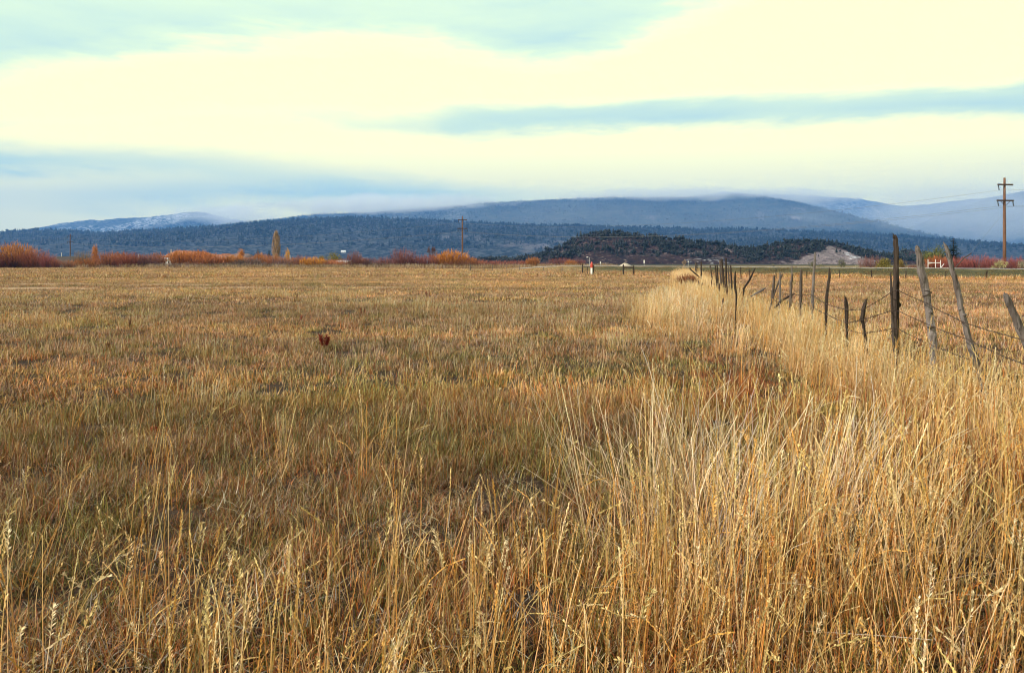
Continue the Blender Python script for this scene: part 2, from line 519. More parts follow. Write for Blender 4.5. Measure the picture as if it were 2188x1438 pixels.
cliff = build_hill('cliff_hill', 'small hill with a bare pale rock face beyond the road',
                   [(1500, 562), (1560, 547), (1610, 534), (1660, 522), (1700, 517), (1750, 518), (1790, 523), (1830, 534), (1870, 546), (1905, 557), (1935, 562)],
                   640, 85, M_BUTTE, 4, 4, 300, 60, 22, 0.02, paint_cliff)
knoll = build_hill('small_knoll', 'small dark knoll behind the tallest fence post',
                   [(1850, 562), (1880, 556), (1910, 541), (1940, 534), (1970, 541), (2000, 552), (2040, 562)],
                   720, 60, M_BUTTE, 6, 4, 160, 40, 22, 0.02, lambda PX, PY, X, Y, Z, SS: (0 * PX, 0.8 * blob(PX, PY, 1918, 548, 26, 2.2) + 0.4 * blob(PX, PY, 1965, 550, 30, 10) * sstep(.52, .6, fbm(X / 3, Z / 1.0, 57, 3))))

# pale red sandstone slope behind the orange brush
M_SAND = hill_material('red_sandstone', (0.26, 0.075, 0.035), (0.42, 0.17, 0.085), (0.66, 0.52, 0.40), 60.0, 0.56, 0.5)
sandy = build_hill('sandstone_hill', 'low red and cream sandstone outcrop behind the orange brush',
                   [(352, 562), (364, 548), (374, 538), (392, 535), (420, 537), (445, 541), (470, 544), (490, 543), (505, 541), (520, 541), (535, 543), (547, 550), (560, 562)],
                   262, 22, M_SAND, 8, 2.2, 240, 40, 4, 0.05,
                   lambda PX, PY, X, Y, Z, SS: (blob(PX, PY, 522, 545, 24, 7) + blob(PX, PY, 490, 550, 30, 5) * .6, 0 * PX))

# dark earth bank at the far edge of the field
eb = build_hill('earth_bank', 'dark bare earth bank between the brush clumps below the far utility pole',
                [(100, 566), (112, 550), (125, 548), (150, 548), (172, 550), (192, 556), (205, 566)], 226, 6,
                plain('dark_damp_earth', (0.055, 0.04, 0.03), 0.95, 0, 0.4, 0.8), 14, 0.4, 80, 20, 4, 0.02)

# ------------------------------------------------------------------ scatter through geometry nodes (only for what nobody could count)
def scatter(name, label, pts, rot, scl, tint, index, protos):
    n = len(pts)
    me = bpy.data.meshes.new(name)
    me.vertices.add(n)
    me.vertices.foreach_set('co', np.asarray(pts, np.float32).ravel())
    a = me.attributes.new('tint', 'FLOAT_COLOR', 'POINT'); a.data.foreach_set('color', np.concatenate([tint, np.ones((n, 1))], 1).astype(np.float32).ravel())
    a = me.attributes.new('spin', 'FLOAT_VECTOR', 'POINT'); a.data.foreach_set('vector', np.asarray(rot, np.float32).ravel())
    a = me.attributes.new('size', 'FLOAT_VECTOR', 'POINT'); a.data.foreach_set('vector', np.asarray(scl, np.float32).ravel())
    a = me.attributes.new('pick', 'INT', 'POINT'); a.data.foreach_set('value', np.asarray(index, np.int32))
    o = link(bpy.data.objects.new(name, me))
    col = bpy.data.collections.new(name + '_sources')
    for i, p in enumerate(protos):
        so = bpy.data.objects.new('%s_source_%03d' % (name, i), p); col.objects.link(so)
    ng = bpy.data.node_groups.new(name + '_scatter', 'GeometryNodeTree')
    ng.interface.new_socket('Geometry', in_out='INPUT', socket_type='NodeSocketGeometry')
    ng.interface.new_socket('Geometry', in_out='OUTPUT', socket_type='NodeSocketGeometry')
    N = lambda k: ng.nodes.new(k)
    L = ng.links.new
    gi, go, ip, ci = N('NodeGroupInput'), N('NodeGroupOutput'), N('GeometryNodeInstanceOnPoints'), N('GeometryNodeCollectionInfo')
    ci.inputs['Collection'].default_value = col
    ci.inputs['Separate Children'].default_value = True
    ci.inputs['Reset Children'].default_value = True
    def attr(nm, ty):
        q = N('GeometryNodeInputNamedAttribute'); q.data_type = ty; q.inputs['Name'].default_value = nm
        return q.outputs[0]
    e = N('FunctionNodeEulerToRotation')
    L(attr('spin', 'FLOAT_VECTOR'), e.inputs[0])
    L(gi.outputs[0], ip.inputs['Points']); L(ci.outputs[0], ip.inputs['Instance'])
    ip.inputs['Pick Instance'].default_value = True
    L(attr('pick', 'INT'), ip.inputs['Instance Index'])
    L(e.outputs[0], ip.inputs['Rotation']); L(attr('size', 'FLOAT_VECTOR'), ip.inputs['Scale'])
    L(ip.outputs[0], go.inputs[0])
    md = o.modifiers.new('scatter', 'NODES'); md.node_group = ng
    tag(o, label, kind='stuff')
    return o


# ---- grass meshes
PAL = {
    'straw': (0.60, 0.46, 0.23), 'pale': (0.70, 0.60, 0.40), 'gold': (0.58, 0.34, 0.110), 'rust': (0.31, 0.118, 0.046),
    'brown': (0.20, 0.100, 0.048), 'olive': (0.16, 0.155, 0.040), 'grey': (0.42, 0.35, 0.26), 'orange': (0.44, 0.190, 0.060),
    'green': (0.10, 0.125, 0.030), 'ash': (0.55, 0.50, 0.44),
}


def pick_cols(rng, n, mix):
    ks = list(mix); w = np.array([mix[k] for k in ks], float); w /= w.sum()
    c = np.array([PAL[k] for k in ks])[rng.choice(len(ks), n, p=w)]
    return c * rng.uniform(0.75, 1.25, (n, 1)) * rng.uniform(0.94, 1.06, (n, 3))


def path(root, az, L, lean, curl, nseg, power=1.6):
    t = np.linspace(0, 1, nseg + 1)
    ph = lean[:, None] + curl[:, None] * (t[None, :-1] + 0.5 / nseg) ** power
    st = (L / nseg)[:, None]
    dx = np.sin(ph) * np.cos(az)[:, None] * st; dy = np.sin(ph) * np.sin(az)[:, None] * st; dz = np.cos(ph) * st
    d = np.stack([dx, dy, dz], -1)
    p = np.concatenate([np.zeros((len(L), 1, 3)), np.cumsum(d, 1)], 1) + root[:, None, :]
    return p, t


def ribbons(b, rng, root, az, L, lean, curl, width, nseg, c0, c1, taper=0.8, power=1.6):
    n = len(L)
    p, t = path(root, az, L, lean, curl, nseg, power)
    tw = az + math.pi / 2 + rng.uniform(-0.9, 0.9, n)
    wd = np.stack([np.cos(tw), np.sin(tw), np.zeros(n)], -1)
    w = width[:, None] * np.maximum((1 - t[None, :]), 0.06) ** taper * 0.5
    v = np.stack([p - wd[:, None, :] * w[..., None], p + wd[:, None, :] * w[..., None]], 2)   # n, seg+1, 2, 3
    m = 2 * (nseg + 1)
    base = (np.arange(n) * m)[:, None, None]
    k = np.arange(nseg) * 2
    q = np.stack([k, k + 1, k + 3, k + 2], -1)[None] + base
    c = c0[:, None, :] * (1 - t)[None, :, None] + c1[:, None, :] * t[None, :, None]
    c = np.repeat(c[:, :, None, :], 2, 2)
    b.add(v.reshape(-1, 3), q.reshape(-1, 4), c.reshape(-1, 3))
    return p


def stalks(b, rng, root, az, L, lean, curl, rad, nseg, c0, c1, heads=0.8, spk=18, hl=0.17, sw=0.0028, sl=0.012):
    n = len(L)
    p, t = path(root, az, L, lean, curl, nseg, 3.2)
    r = rad[:, None] * (1 - 0.6 * t[None, :])
    ang = np.array([0, 2.094, 4.189])
    off = np.stack([np.cos(ang), np.sin(ang), np.zeros(3)], -1)
    v = p[:, :, None, :] + off[None, None] * r[:, :, None, None]
    m = 3 * (nseg + 1)
    base = (np.arange(n) * m)[:, None, None, None]
    k = (np.arange(nseg) * 3)[:, None]; j = np.arange(3)[None]; j2 = (j + 1) % 3
    q = np.stack([k + j, k + j2, k + 3 + j2, k + 3 + j], -1)[None] + base
    c = c0[:, None, :] * (1 - t)[None, :, None] + c1[:, None, :] * t[None, :, None]
    b.add(v.reshape(-1, 3), q.reshape(-1, 4), np.repeat(c[:, :, None, :], 3, 2).reshape(-1, 3))
    # seed heads
    V = []; Fq = []; C = []
    nv = 0
    for i in range(n):
        if rng.random() > heads: continue
        h = hl * rng.uniform(0.6, 1.3)
        pts = p[i]
        style = rng.random()
        for s in range(spk):
            u = 1 - (h / L[i]) * (1 - s / spk) * 1.0
            u = min(max(u, 0), 0.9999) * nseg
            a = int(u); fr = u - a
            q0 = pts[a] * (1 - fr) + pts[a + 1] * fr
            d = pts[a + 1] - pts[a]; d = d / np.linalg.norm(d)
            g = rng.uniform(0, 6.283)
            o = np.array([math.cos(g), math.sin(g), rng.uniform(-0.3, 0.1)])
            opn = (0.35 if style < 0.6 else 0.9)
            dd = d + o * opn; dd /= np.linalg.norm(dd)
            ln = sl * rng.uniform(0.7, 1.5) * (1.5 if style >= 0.6 else 1)
            sd = np.cross(dd, o + 0.01); sd /= (np.linalg.norm(sd) + 1e-9)
            ww = sw * rng.uniform(0.7, 1.3)
            q1 = q0 + dd * ln * 0.5
            V += [q0, q1 - sd * ww, q0 + dd * ln, q1 + sd * ww]
            Fq.append((nv, nv + 1, nv + 2, nv + 3)); nv += 4
            cc = c1[i] * rng.uniform(0.9, 1.25)
            C += [cc] * 4
    if V: b.add(np.array(V), Fq, np.clip(np.array(C), 0, 0.85))


def disc(rng, n, r):
    a = rng.uniform(0, 2 * math.pi, n); q = r * np.sqrt(rng.uniform(0, 1, n))
    return np.stack([q * np.cos(a), q * np.sin(a), np.full(n, -0.01)], -1)


def short_tuft(seed, n, r, hmin, hmax, w, mix, nseg=4, nst=8, stw=0.0013):
    rng = np.random.default_rng(seed); b = Buf()
    root = disc(rng, n, r)
    L = rng.uniform(hmin, hmax, n) ** 1.0
    c1 = pick_cols(rng, n, mix); c0 = c1 * np.array([0.80, 0.62, 0.48])  # bases reddish brown, with some shade low in the tuft coloured in
    curl = rng.choice([0.25, 0.9, 2.4], n, p=[0.22, 0.36, 0.42]) * rng.uniform(0.6, 1.4, n)
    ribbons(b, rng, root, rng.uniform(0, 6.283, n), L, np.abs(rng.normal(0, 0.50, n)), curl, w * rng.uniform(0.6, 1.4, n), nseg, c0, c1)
    if nst:
        c = pick_cols(rng, nst, {'straw': 3, 'pale': 2, 'gold': 1, 'orange': 1})
        stalks(b, rng, disc(rng, nst, r), rng.uniform(0, 6.283, nst), rng.uniform(hmax * 0.9, hmax * 1.5, nst), np.abs(rng.normal(0, .16, nst)), rng.uniform(0, .5, nst), np.full(nst, stw), 5, c * .85, c, 0.5, 9, 0.08, stw * 1.3, 0.008)
    return b.mesh('grass_tuft', M_GRASS)


def tall_tuft(seed, ns, nl, r, hmin, hmax, rad, mix, leafmix, lean=0.13, leafw=0.0055, heads=0.75, wind=0.0):
    rng = np.random.default_rng(seed); b = Buf()
    c1 = pick_cols(rng, ns, mix); c0 = c1 * np.array([0.82, 0.56, 0.34])  # stalk feet reddish brown, darkened further as painted shade
    root = disc(rng, ns, r)
    az = np.arctan2(root[:, 1], root[:, 0]) + rng.normal(0, 1.0, ns)
    ln = np.abs(rng.normal(0, lean, ns)) + np.where(rng.uniform(0, 1, ns) < 0.14, rng.uniform(0.4, 0.95, ns), 0)
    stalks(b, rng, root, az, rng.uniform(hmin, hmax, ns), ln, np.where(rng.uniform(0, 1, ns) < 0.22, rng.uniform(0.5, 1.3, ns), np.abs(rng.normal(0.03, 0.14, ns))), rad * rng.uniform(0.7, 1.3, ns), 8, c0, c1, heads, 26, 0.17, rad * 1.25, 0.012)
    if nl:
        cl = pick_cols(rng, nl, leafmix)
        curl = rng.choice([0.3, 0.9, 2.3], nl, p=[0.4, 0.35, 0.25]) * rng.uniform(0.6, 1.4, nl)
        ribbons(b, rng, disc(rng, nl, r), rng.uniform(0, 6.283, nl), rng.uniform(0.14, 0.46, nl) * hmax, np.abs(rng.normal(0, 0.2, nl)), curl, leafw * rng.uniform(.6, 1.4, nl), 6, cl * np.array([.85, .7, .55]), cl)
    return b.mesh('tall_grass_tuft', M_GRASS)


FIELDMIX = {'brown': 3.4, 'rust': 2.0, 'olive': 3.2, 'straw': 2.2, 'grey': 1.8, 'orange': 1.1, 'ash': 1.0, 'green': 1.0}
MIDMIX = {'brown': 2.6, 'rust': 1.2, 'olive': 3.6, 'straw': 3.2, 'grey': 2.2, 'orange': 0.8, 'ash': 0.8, 'green': 0.9, 'pale': 0.8}
FARMIX = {'brown': 2.0, 'rust': 0.9, 'olive': 2.0, 'straw': 4.0, 'grey': 2.6, 'orange': 0.4, 'pale': 1.4, 'gold': 0.5}
S1 = [short_tuft(100 + i, 170, 0.20, 0.04, 0.165, 0.0050, FIELDMIX, 5, 2, 0.0018) for i in range(10)]
S2 = [short_tuft(200 + i, 115, 0.28, 0.04, 0.135, 0.0085, MIDMIX, 4, 3, 0.0026) for i in range(8)]
S3 = [short_tuft(300 + i, 85, 0.50, 0.06, 0.18, 0.018, FARMIX, 3, 0) for i in range(6)]
S4 = [short_tuft(400 + i, 80, 1.0, 0.12, 0.32, 0.042, FARMIX, 2, 0) for i in range(6)]


def sector(rng, d0, d1, dens, half=0.80, xlim=None):
    """random ground points in a wide sector ahead of the viewer"""
    n = int(dens * half * (d1 ** 2 - d0 ** 2))
    a = rng.uniform(-half, half, n); d = np.sqrt(rng.uniform(d0 ** 2, d1 ** 2, n))
    return d * np.sin(a), d * np.cos(a)


def field_tint(x, y):
    """patches of different dry grasses in the pasture"""
    n = len(x)
    big = fbm(x / 7 + 3, y / 11, 61, 4); med = fbm(x / 0.9, y / 1.4, 62, 4); str_ = fbm(x / 14, y / 3.0, 63, 4)
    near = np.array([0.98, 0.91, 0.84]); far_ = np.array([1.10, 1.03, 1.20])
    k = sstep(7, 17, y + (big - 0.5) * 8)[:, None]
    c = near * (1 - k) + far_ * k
    rust = np.array([1.08, 0.88, 0.74]); olive = np.array([0.74, 0.88, 0.62]); straw = np.array([1.30, 1.27, 1.12])
    w = sstep(0.56, 0.70, big)[:, None] * (1 - 0.75 * k); c = c * (1 - w) + c * rust * w
    w = sstep(0.50, 0.66, med)[:, None] * 0.6; c = c * (1 - w) + c * olive * w
    w = sstep(0.54, 0.66, str_)[:, None]; c = c * (1 - w) + c * straw * w
    w = sstep(0.50, 0.36, str_)[:, None] * 0.6 * k; c = c * (1 - w) + c * np.array([0.78, 0.76, 0.72]) * w
    # golden field edge, right hand field, green verge
    right = sstep(0, 2, x - fence_x(y) - 0.5)[:, None]
    c = c * (1 - right) + c * np.array([1.05, 1.00, 1.02]) * right
    vmk = verge_mask(x, y)[:, None]
    c = c * (1 - vmk) + np.array([0.56, 0.58, 0.40]) * vmk
    pre = (sstep(-26, -20, road_dist(x, y)) * (1 - sstep(-13, -11, road_dist(x, y))))[:, None] * right
    c = c * (1 - pre) + c * np.array([1.02, 0.96, 0.86]) * pre
    hue = np.array([[1.12, .92, .76], [1.24, 1.20, 1.08], [.74, .86, .56], [.95, .92, .92], [.80, .74, .68], [1.0, 1.0, 1.0]])[RNG.integers(0, 6, n)]
    hue = 1 + (hue - 1) * (1.0 - 0.35 * vmk)
    return c * hue * RNG.uniform(0.78, 1.22, (n, 1))


def place(d0, d1, dens, protos, smin=0.75, smax=1.25):
    x, y = sector(RNG, d0, d1, dens)
    keep = np.abs(road_dist(x, y)) > 4.9
    keep &= RNG.uniform(0, 1, len(x)) > soil_mask(x, y) * 0.9
    keep &= ~((road_dist(x, y) > 8) & (x > 10))
    x, y = x[keep], y[keep]
    n = len(x)
    hs = 0.40 + 1.25 * fbm(x / 1.0, y / 1.3, 71, 4)
    s = RNG.uniform(smin, smax, n)
    hs = hs * (0.25 + 0.75 * sstep(6, 14, np.abs(road_dist(x, y))))
    sc = np.stack([s, s, s * hs], -1)
    tilt = RNG.normal(0, 0.06, (n, 2)) + np.array([0.0, 0.07])
    rot = np.concatenate([tilt, RNG.uniform(0, 6.283, (n, 1))], 1)
    return np.stack([x, y, gz(x, y)], -1), rot, sc, field_tint(x, y), RNG.integers(0, len(protos), n)


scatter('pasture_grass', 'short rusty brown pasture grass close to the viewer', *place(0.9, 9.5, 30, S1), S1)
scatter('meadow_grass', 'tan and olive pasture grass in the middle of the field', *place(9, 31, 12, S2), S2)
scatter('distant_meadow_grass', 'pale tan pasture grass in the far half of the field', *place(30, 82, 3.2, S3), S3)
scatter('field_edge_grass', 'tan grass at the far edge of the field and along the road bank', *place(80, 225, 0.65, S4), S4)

# matted dead blades lying between the tufts
def litter_mat(seed):
    rng = np.random.default_rng(seed); b = Buf(); n = 58
    c = pick_cols(rng, n, {'grey': 3, 'pale': 1, 'brown': 4, 'straw': 2, 'orange': 1.5, 'rust': 1})
    root = disc(rng, n, 0.32); root[:, 2] = rng.uniform(0.01, 0.09, n)
    ribbons(b, rng, root, rng.uniform(0, 6.283, n), rng.uniform(.06, .20, n), rng.uniform(0.7, 1.5, n), rng.normal(0.3, .8, n), rng.uniform(.003, .006, n), 5, c * .9, c)
    return b.mesh('litter_mat', M_GRASS)


LIT = [litter_mat(450 + i) for i in range(6)]
lx, ly = sector(RNG, 0.9, 6.0, 5, 0.8)
k = RNG.uniform(0, 1, len(lx)) < 0.15 + 0.85 * sstep(.42, .6, fbm(lx / .7, ly / .7, 77, 3))
lx, ly = lx[k], ly[k]; n = len(lx)
scatter('dead_grass_litter', 'grey curled dead blades matted between the grass tufts', np.stack([lx, ly, gz(lx, ly)], -1), np.stack([np.zeros(n), np.zeros(n), RNG.uniform(0, 6.28, n)], -1), np.ones((n, 3)) * RNG.uniform(.7, 1.2, (n, 1)), np.ones((n, 3)), RNG.integers(0, 6, n), LIT)

# ---- tall dry grass
TMIX = {'gold': 3.2, 'straw': 4, 'pale': 3.2, 'orange': 0.6}
LMIX = {'rust': 4, 'brown': 3, 'orange': 2, 'straw': 1.2, 'olive': 1.4, 'grey': 1}
T1 = [tall_tuft(500 + i, 9, 26, 0.15, 0.55, 0.98, 0.0023, TMIX, LMIX, 0.13) for i in range(10)]
T2 = [tall_tuft(600 + i, 6, 0, 0.16, 0.45, 0.85, 0.0023, {'straw': 3, 'gold': 3, 'pale': 1.6}, LMIX, 0.18) for i in range(8)]
T3 = [tall_tuft(700 + i, 9, 12, 0.15, 0.62, 1.10, 0.0027, {'pale': 6, 'straw': 3, 'ash': 1}, {'ash': 2, 'grey': 2, 'pale': 1, 'olive': 2, 'brown': 2}, 0.30, 0.005, 0.15) for i in range(6)]
T4 = [tall_tuft(800 + i, 34, 50, 0.28, 0.40, 0.72, 0.0030, {'straw': 4, 'gold': 2, 'pale': 4}, {'straw': 3, 'gold': 2, 'rust': 1.2, 'pale': 2}, 0.14, 0.008, 0.6) for i in range(8)]
T5 = [tall_tuft(900 + i, 40, 60, 0.6, 0.40, 0.72, 0.0085, {'straw': 4, 'gold': 2, 'pale': 4}, {'straw': 3, 'gold': 2, 'rust': 1, 'pale': 2}, 0.14, 0.022, 0.0) for i in range(6)]


def tall(name, label, x, y, protos, tint, s0=0.8, s1=1.15, wind=(0.0, 0.05), windamt=0.06, fan=0.0):
    n = len(x)
    s = RNG.uniform(s0, s1, n)
    sc = np.stack([np.ones(n) * 0.5 + s * .5, np.ones(n) * 0.5 + s * .5, s], -1)
    rot = np.concatenate([RNG.normal(0, windamt, (n, 2)) + np.array(wind) + fan, RNG.uniform(0, 6.283, (n, 1))], 1)
    # spin first, then lean: keep the lean in world axes
    out = np.zeros_like(rot)
    for i in range(n):
        e = (Matrix.Rotation(rot[i, 1], 3, 'Y') @ Matrix.Rotation(rot[i, 0], 3, 'X') @ Matrix.Rotation(rot[i, 2], 3, 'Z')).to_euler()
        out[i] = e[:]
    scatter(name, label, np.stack([x, y, gz(x, y)], -1), out, sc, tint * RNG.uniform(0.85, 1.15, (n, 1)), RNG.integers(0, len(protos), n), protos)


def one(n): return np.ones((n, 3))


# golden stand between the viewer and the near fence
x, y = sector(RNG, 0.9, 10.5, 17, 0.80)
edge = 0.16 * y + 0.15 + 1.3 * (fbm(x / 0.9, y / 0.9, 81, 3) - 0.5)
w = sstep(-0.4, 1.3, x - edge) * (0.12 + 0.88 * sstep(0.42, 0.62, fbm(x / 0.7, y / 0.8, 83, 3)))
w *= 1 - 0.85 * sstep(5.2, 7.0, y) * (1 - sstep(3.9, 4.9, x))
w *= 1 - sstep(0.5, 1.5, x - fence_x(y) - 0.6) * 0.75
k = RNG.uniform(0, 1, len(x)) < w * 0.75
x, y = x[k], y[k]
g = fbm(x / 1.2, y / 1.2, 84, 3)[:, None]
tint = np.array([1.10, 0.92, 0.58]) * (1 - sstep(.35, .65, g)) + np.array([1.16, 1.06, 0.80]) * sstep(.35, .65, g)
tall('tall_grass', 'golden waist high dry grass in front of the near fence posts', x, y, T1, tint, 0.7, 1.12, (0.0, 0.04), 0.07)

# thin stalks sprinkled over the near pasture
x, y = sector(RNG, 0.9, 9, 27, 0.80)
w = (1 - sstep(2.7, 4.9, y - 0.6 * np.clip(x, -3, 2) + 2.0 * (fbm(x / 1.5, y / 1.5, 85, 3) - 0.5))) * 1.0 + 0.035
k = RNG.uniform(0, 1, len(x)) < w
x, y = x[k], y[k]
tall('seed_stalk_grass', 'scattered pale seed stalks above the rusty pasture grass', x, y, T2, one(len(x)) * np.array([1.12, 1.02, .86]), 0.55, 1.0, (0.0, 0.10), 0.10)

# bleached clump
n = 58
x = np.concatenate([RNG.normal(1.08, 0.28, 40), RNG.normal(1.95, 0.35, n - 40)])
y = np.concatenate([RNG.normal(4.7, 0.5, 40), RNG.normal(4.7, 0.5, n - 40)])
FAN = np.stack([-(y - 4.75) * 0.30, (x - 1.3) * 0.34], -1)
tall('bleached_grass', 'bleached straw clump fanning out amid the rusty grass', x, y, T3, one(n) * np.array([1.20, 1.19, 1.25]), 0.65, 1.02, (0.02, 0.04), 0.11, FAN)

# grown-up strip along the fence, near and far
def fence_strip(d0, d1, dens, wl, wr):
    n = int(dens * (d1 - d0) * (wl + wr))
    y = RNG.uniform(d0, d1, n); o = RNG.uniform(-wl, wr, n)
    return fence_x(y) + o, y, o


x, y, o = fence_strip(6.0, 34, 7.5, 3.9, 1.0)
w = np.exp(-((o + 0.4) / 0.68) ** 2) + 0.42 * np.exp(-((o + 2.4) / 0.9) ** 2) * sstep(13, 16, y) + 0.7 * np.exp(-((o + 0.45) / 0.5) ** 2) * (1 - sstep(12, 15, y))
w *= 0.45 + 0.8 * fbm(x / 1.2, y / 1.8, 91, 3)
k = RNG.uniform(0, 1, len(x)) < w
x, y, o = x[k], y[k], o[k]
pl = (np.exp(-((o + 2.3) / 0.9) ** 2))[:, None]
tall('fence_line_grass', 'tall straw coloured grass grown up along the old fence', x, y, T4, np.array([1.10, 1.02, .90]) * (1 - pl) + np.array([1.22, 1.21, 1.30]) * pl, 0.72, 1.22, (0.0, 0.12), 0.07)
x, y, o = fence_strip(33, 112, 2.2, 4.2, 1.2)
w = np.exp(-((o + 0.7) / 1.05) ** 2) * (0.5 + 0.8 * fbm(x / 3, y / 5, 92, 3))
k = RNG.uniform(0, 1, len(x)) < w
x, y = x[k], y[k]
tall('distant_fence_line_grass', 'pale tall grass strip running out to the road beside the far posts', x, y, T5, np.array([1.18, 1.12, 1.06]) * one(len(x)), 0.62, 1.0, (0, 0.08), 0.06)

x, y = sector(RNG, 190, 216, 0.55, 0.72)
k = (x < 26) & (y > 188)
x, y = x[k], y[k]
T8 = [tall_tuft(990 + i, 20, 60, 1.1, 0.5, 1.0, 0.02, {'straw': 2, 'ash': 1, 'brown': 1}, {'grey': 2, 'brown': 3, 'straw': 1.5, 'ash': 1}, 0.16, 0.05, 0.0) for i in range(4)]
tall('undergrowth', 'low grey brown undergrowth along the foot of the far brush', x, y, T8, one(len(x)) * np.array([.85, .80, .75]), 0.6, 1.5)
# rusty medium grass between the golden stand and the fence
x, y = sector(RNG, 5.6, 14, 11, 0.8)
w = sstep(0.14, 0.3, x / y) * (1 - sstep(-0.6, 0.0, x - fence_x(y))) * sstep(.38, .62, fbm(x / 1.5, y / 2, 95, 3))
k = RNG.uniform(0, 1, len(x)) < w * 0.8
x, y = x[k], y[k]
T6 = [tall_tuft(950 + i, 10, 70, 0.22, 0.30, 0.5, 0.0020, {'rust': 3, 'orange': 2, 'straw': .6}, {'rust': 6, 'brown': 3, 'orange': 2, 'olive': .6}, 0.16, 0.006, 0.4) for i in range(5)]
tall('rusty_grass', 'reddish brown knee high grass between the golden stand and the fence', x, y, T6, one(len(x)) * np.array([1.02, .80, .70]), 0.55, 1.0)
# stalky tan grass of the further pasture (breaks up the short sward)
x, y = sector(RNG, 9, 40, 0.9, 0.8)
w = sstep(.50, .64, fbm(x / 5, y / 4, 97, 4)) * (np.abs(road_dist(x, y)) > 5)
k = RNG.uniform(0, 1, len(x)) < w * 0.8
x, y = x[k], y[k]
T7 = [tall_tuft(970 + i, 26, 0, 0.35, 0.25, 0.46, 0.0028, {'straw': 4, 'pale': 3, 'orange': 1}, LMIX, 0.14, 0.006, 0.5) for i in range(5)]
tall('stalky_meadow_grass', 'thin tan stalks standing above the middle of the pasture', x, y, T7, one(len(x)), 0.7, 1.1, (0, 0.08))

# ------------------------------------------------------------------ trees on the hills (far woods that read as one mass)
def hill_tree(seed, conifer):
    rng = np.random.default_rng(seed); b = Buf()
    if conifer:
        for k in range(4):
            z0, z1 = 0.08 + 0.22 * k, 0.42 + 0.2 * k; r = 0.30 * (1 - 0.22 * k)
            a = np.linspace(0, 6.283, 8)[:-1] + rng.uniform(0, 1)
            ring = np.stack([np.cos(a) * r * rng.uniform(.65, 1.2, 7), np.sin(a) * r * rng.uniform(.65, 1.2, 7), z0 + rng.uniform(-.05, .05, 7)], -1)
            v = np.concatenate([ring, [[rng.uniform(-.03, .03), rng.uniform(-.03, .03), z1]]])
            b.add(v, [(i, (i + 1) % 7, 7) for i in range(7)], np.array([.020, .030, .022]) * rng.uniform(.7, 1.3))
    else:
        for k in range(7):
            c = np.array([rng.uniform(-.28, .28), rng.uniform(-.28, .28), rng.uniform(.25, .75)]); r = rng.uniform(.16, .3)
            dirs = np.array([[1, 0, 0], [-1, 0, 0], [0, 1, 0], [0, -1, 0], [0, 0, 1], [0, 0, -1]], float)
            v = c + dirs * r * rng.uniform(.7, 1.3, (6, 1)) + rng.uniform(-.04, .04, (6, 3))
            b.add(v, [(0, 2, 4), (2, 1, 4), (1, 3, 4), (3, 0, 4), (2, 0, 5), (1, 2, 5), (3, 1, 5), (0, 3, 5)], np.array([.024, .030, .020]) * rng.uniform(.65, 1.4))
    return b.mesh('hill_tree', M_TREE)


HT = [hill_tree(i, i < 4) for i in range(8)]


def forest(name, label, surf, n, size, accept, seed, conif=0.6, shade=(1, 1, 1)):
    X, Y, Z, SS, c = surf
    rng = np.random.default_rng(seed)
    i = rng.uniform(0.12 * X.shape[0], 0.70 * X.shape[0], n); j = rng.uniform(2, X.shape[1] - 3, n)
    a, b_ = i.astype(int), j.astype(int); fi, fj = i - a, j - b_
    def lerp(A): return (A[a, b_] * (1 - fi) + A[a + 1, b_] * fi) * (1 - fj) + (A[a, b_ + 1] * (1 - fi) + A[a + 1, b_ + 1] * fi) * fj
    x, y, z, rk, s = lerp(X), lerp(Y), lerp(Z), lerp(c[..., 0]), lerp(SS)
    k = rng.uniform(0, 1, n) < accept(x, y, z, s) * (1 - np.clip(rk, 0, 1) * 0.93) * (z > 0.5)
    x, y, z = x[k], y[k], z[k]; m = len(x)
    sz = size * rng.uniform(0.4, 1.0, m) * rng.choice([1.0, 1.5], m, p=[.75, .25])
    sc = np.stack([sz * rng.uniform(.8, 1.2, m), sz * rng.uniform(.8, 1.2, m), sz], -1)
    rot = np.stack([np.zeros(m), np.zeros(m), rng.uniform(0, 6.28, m)], -1)
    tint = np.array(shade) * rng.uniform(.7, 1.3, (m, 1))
    pick = np.where(rng.uniform(0, 1, m) < conif, rng.integers(0, 4, m), rng.integers(4, 8, m))
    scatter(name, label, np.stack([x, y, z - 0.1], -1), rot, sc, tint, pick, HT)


forest('hill_woods', 'dark juniper and pine woods covering the rounded hill', butte, 3400, 4.2,
       lambda x, y, z, s: np.clip(0.10 + 0.9 * sstep(.46, .60, fbm(x / 11, y / 11, 5, 3)) + 1.0 * sstep(.80, .97, s), 0, 1), 1, 0.6, (.34, .36, .50))  # tree colour darkened to stand in for cloud shadow on this hill
forest('cliff_hill_woods', 'dark woods on the shoulder of the cliff hill', cliff, 2600, 3.4,
       lambda x, y, z, s: np.clip(0.15 + sstep(.40, .55, fbm(x / 9, y / 9, 6, 3)) + sstep(.9, 1, s), 0, 1), 2, 0.6, (.34, .40, .52))
forest('knoll_woods', 'dark woods on the small knoll', knoll, 700, 3.2, lambda x, y, z, s: sstep(.4, .55, fbm(x / 8, y / 8, 7, 3)), 3)
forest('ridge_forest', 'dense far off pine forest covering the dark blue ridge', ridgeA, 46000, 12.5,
       lambda x, y, z, s: np.clip(0.25 + sstep(.40, .56, fbm(x / 200, y / 260, 8, 4)) + .7 * sstep(.9, 1, s), 0, 1), 4, 0.75, (.20, .28, .38))
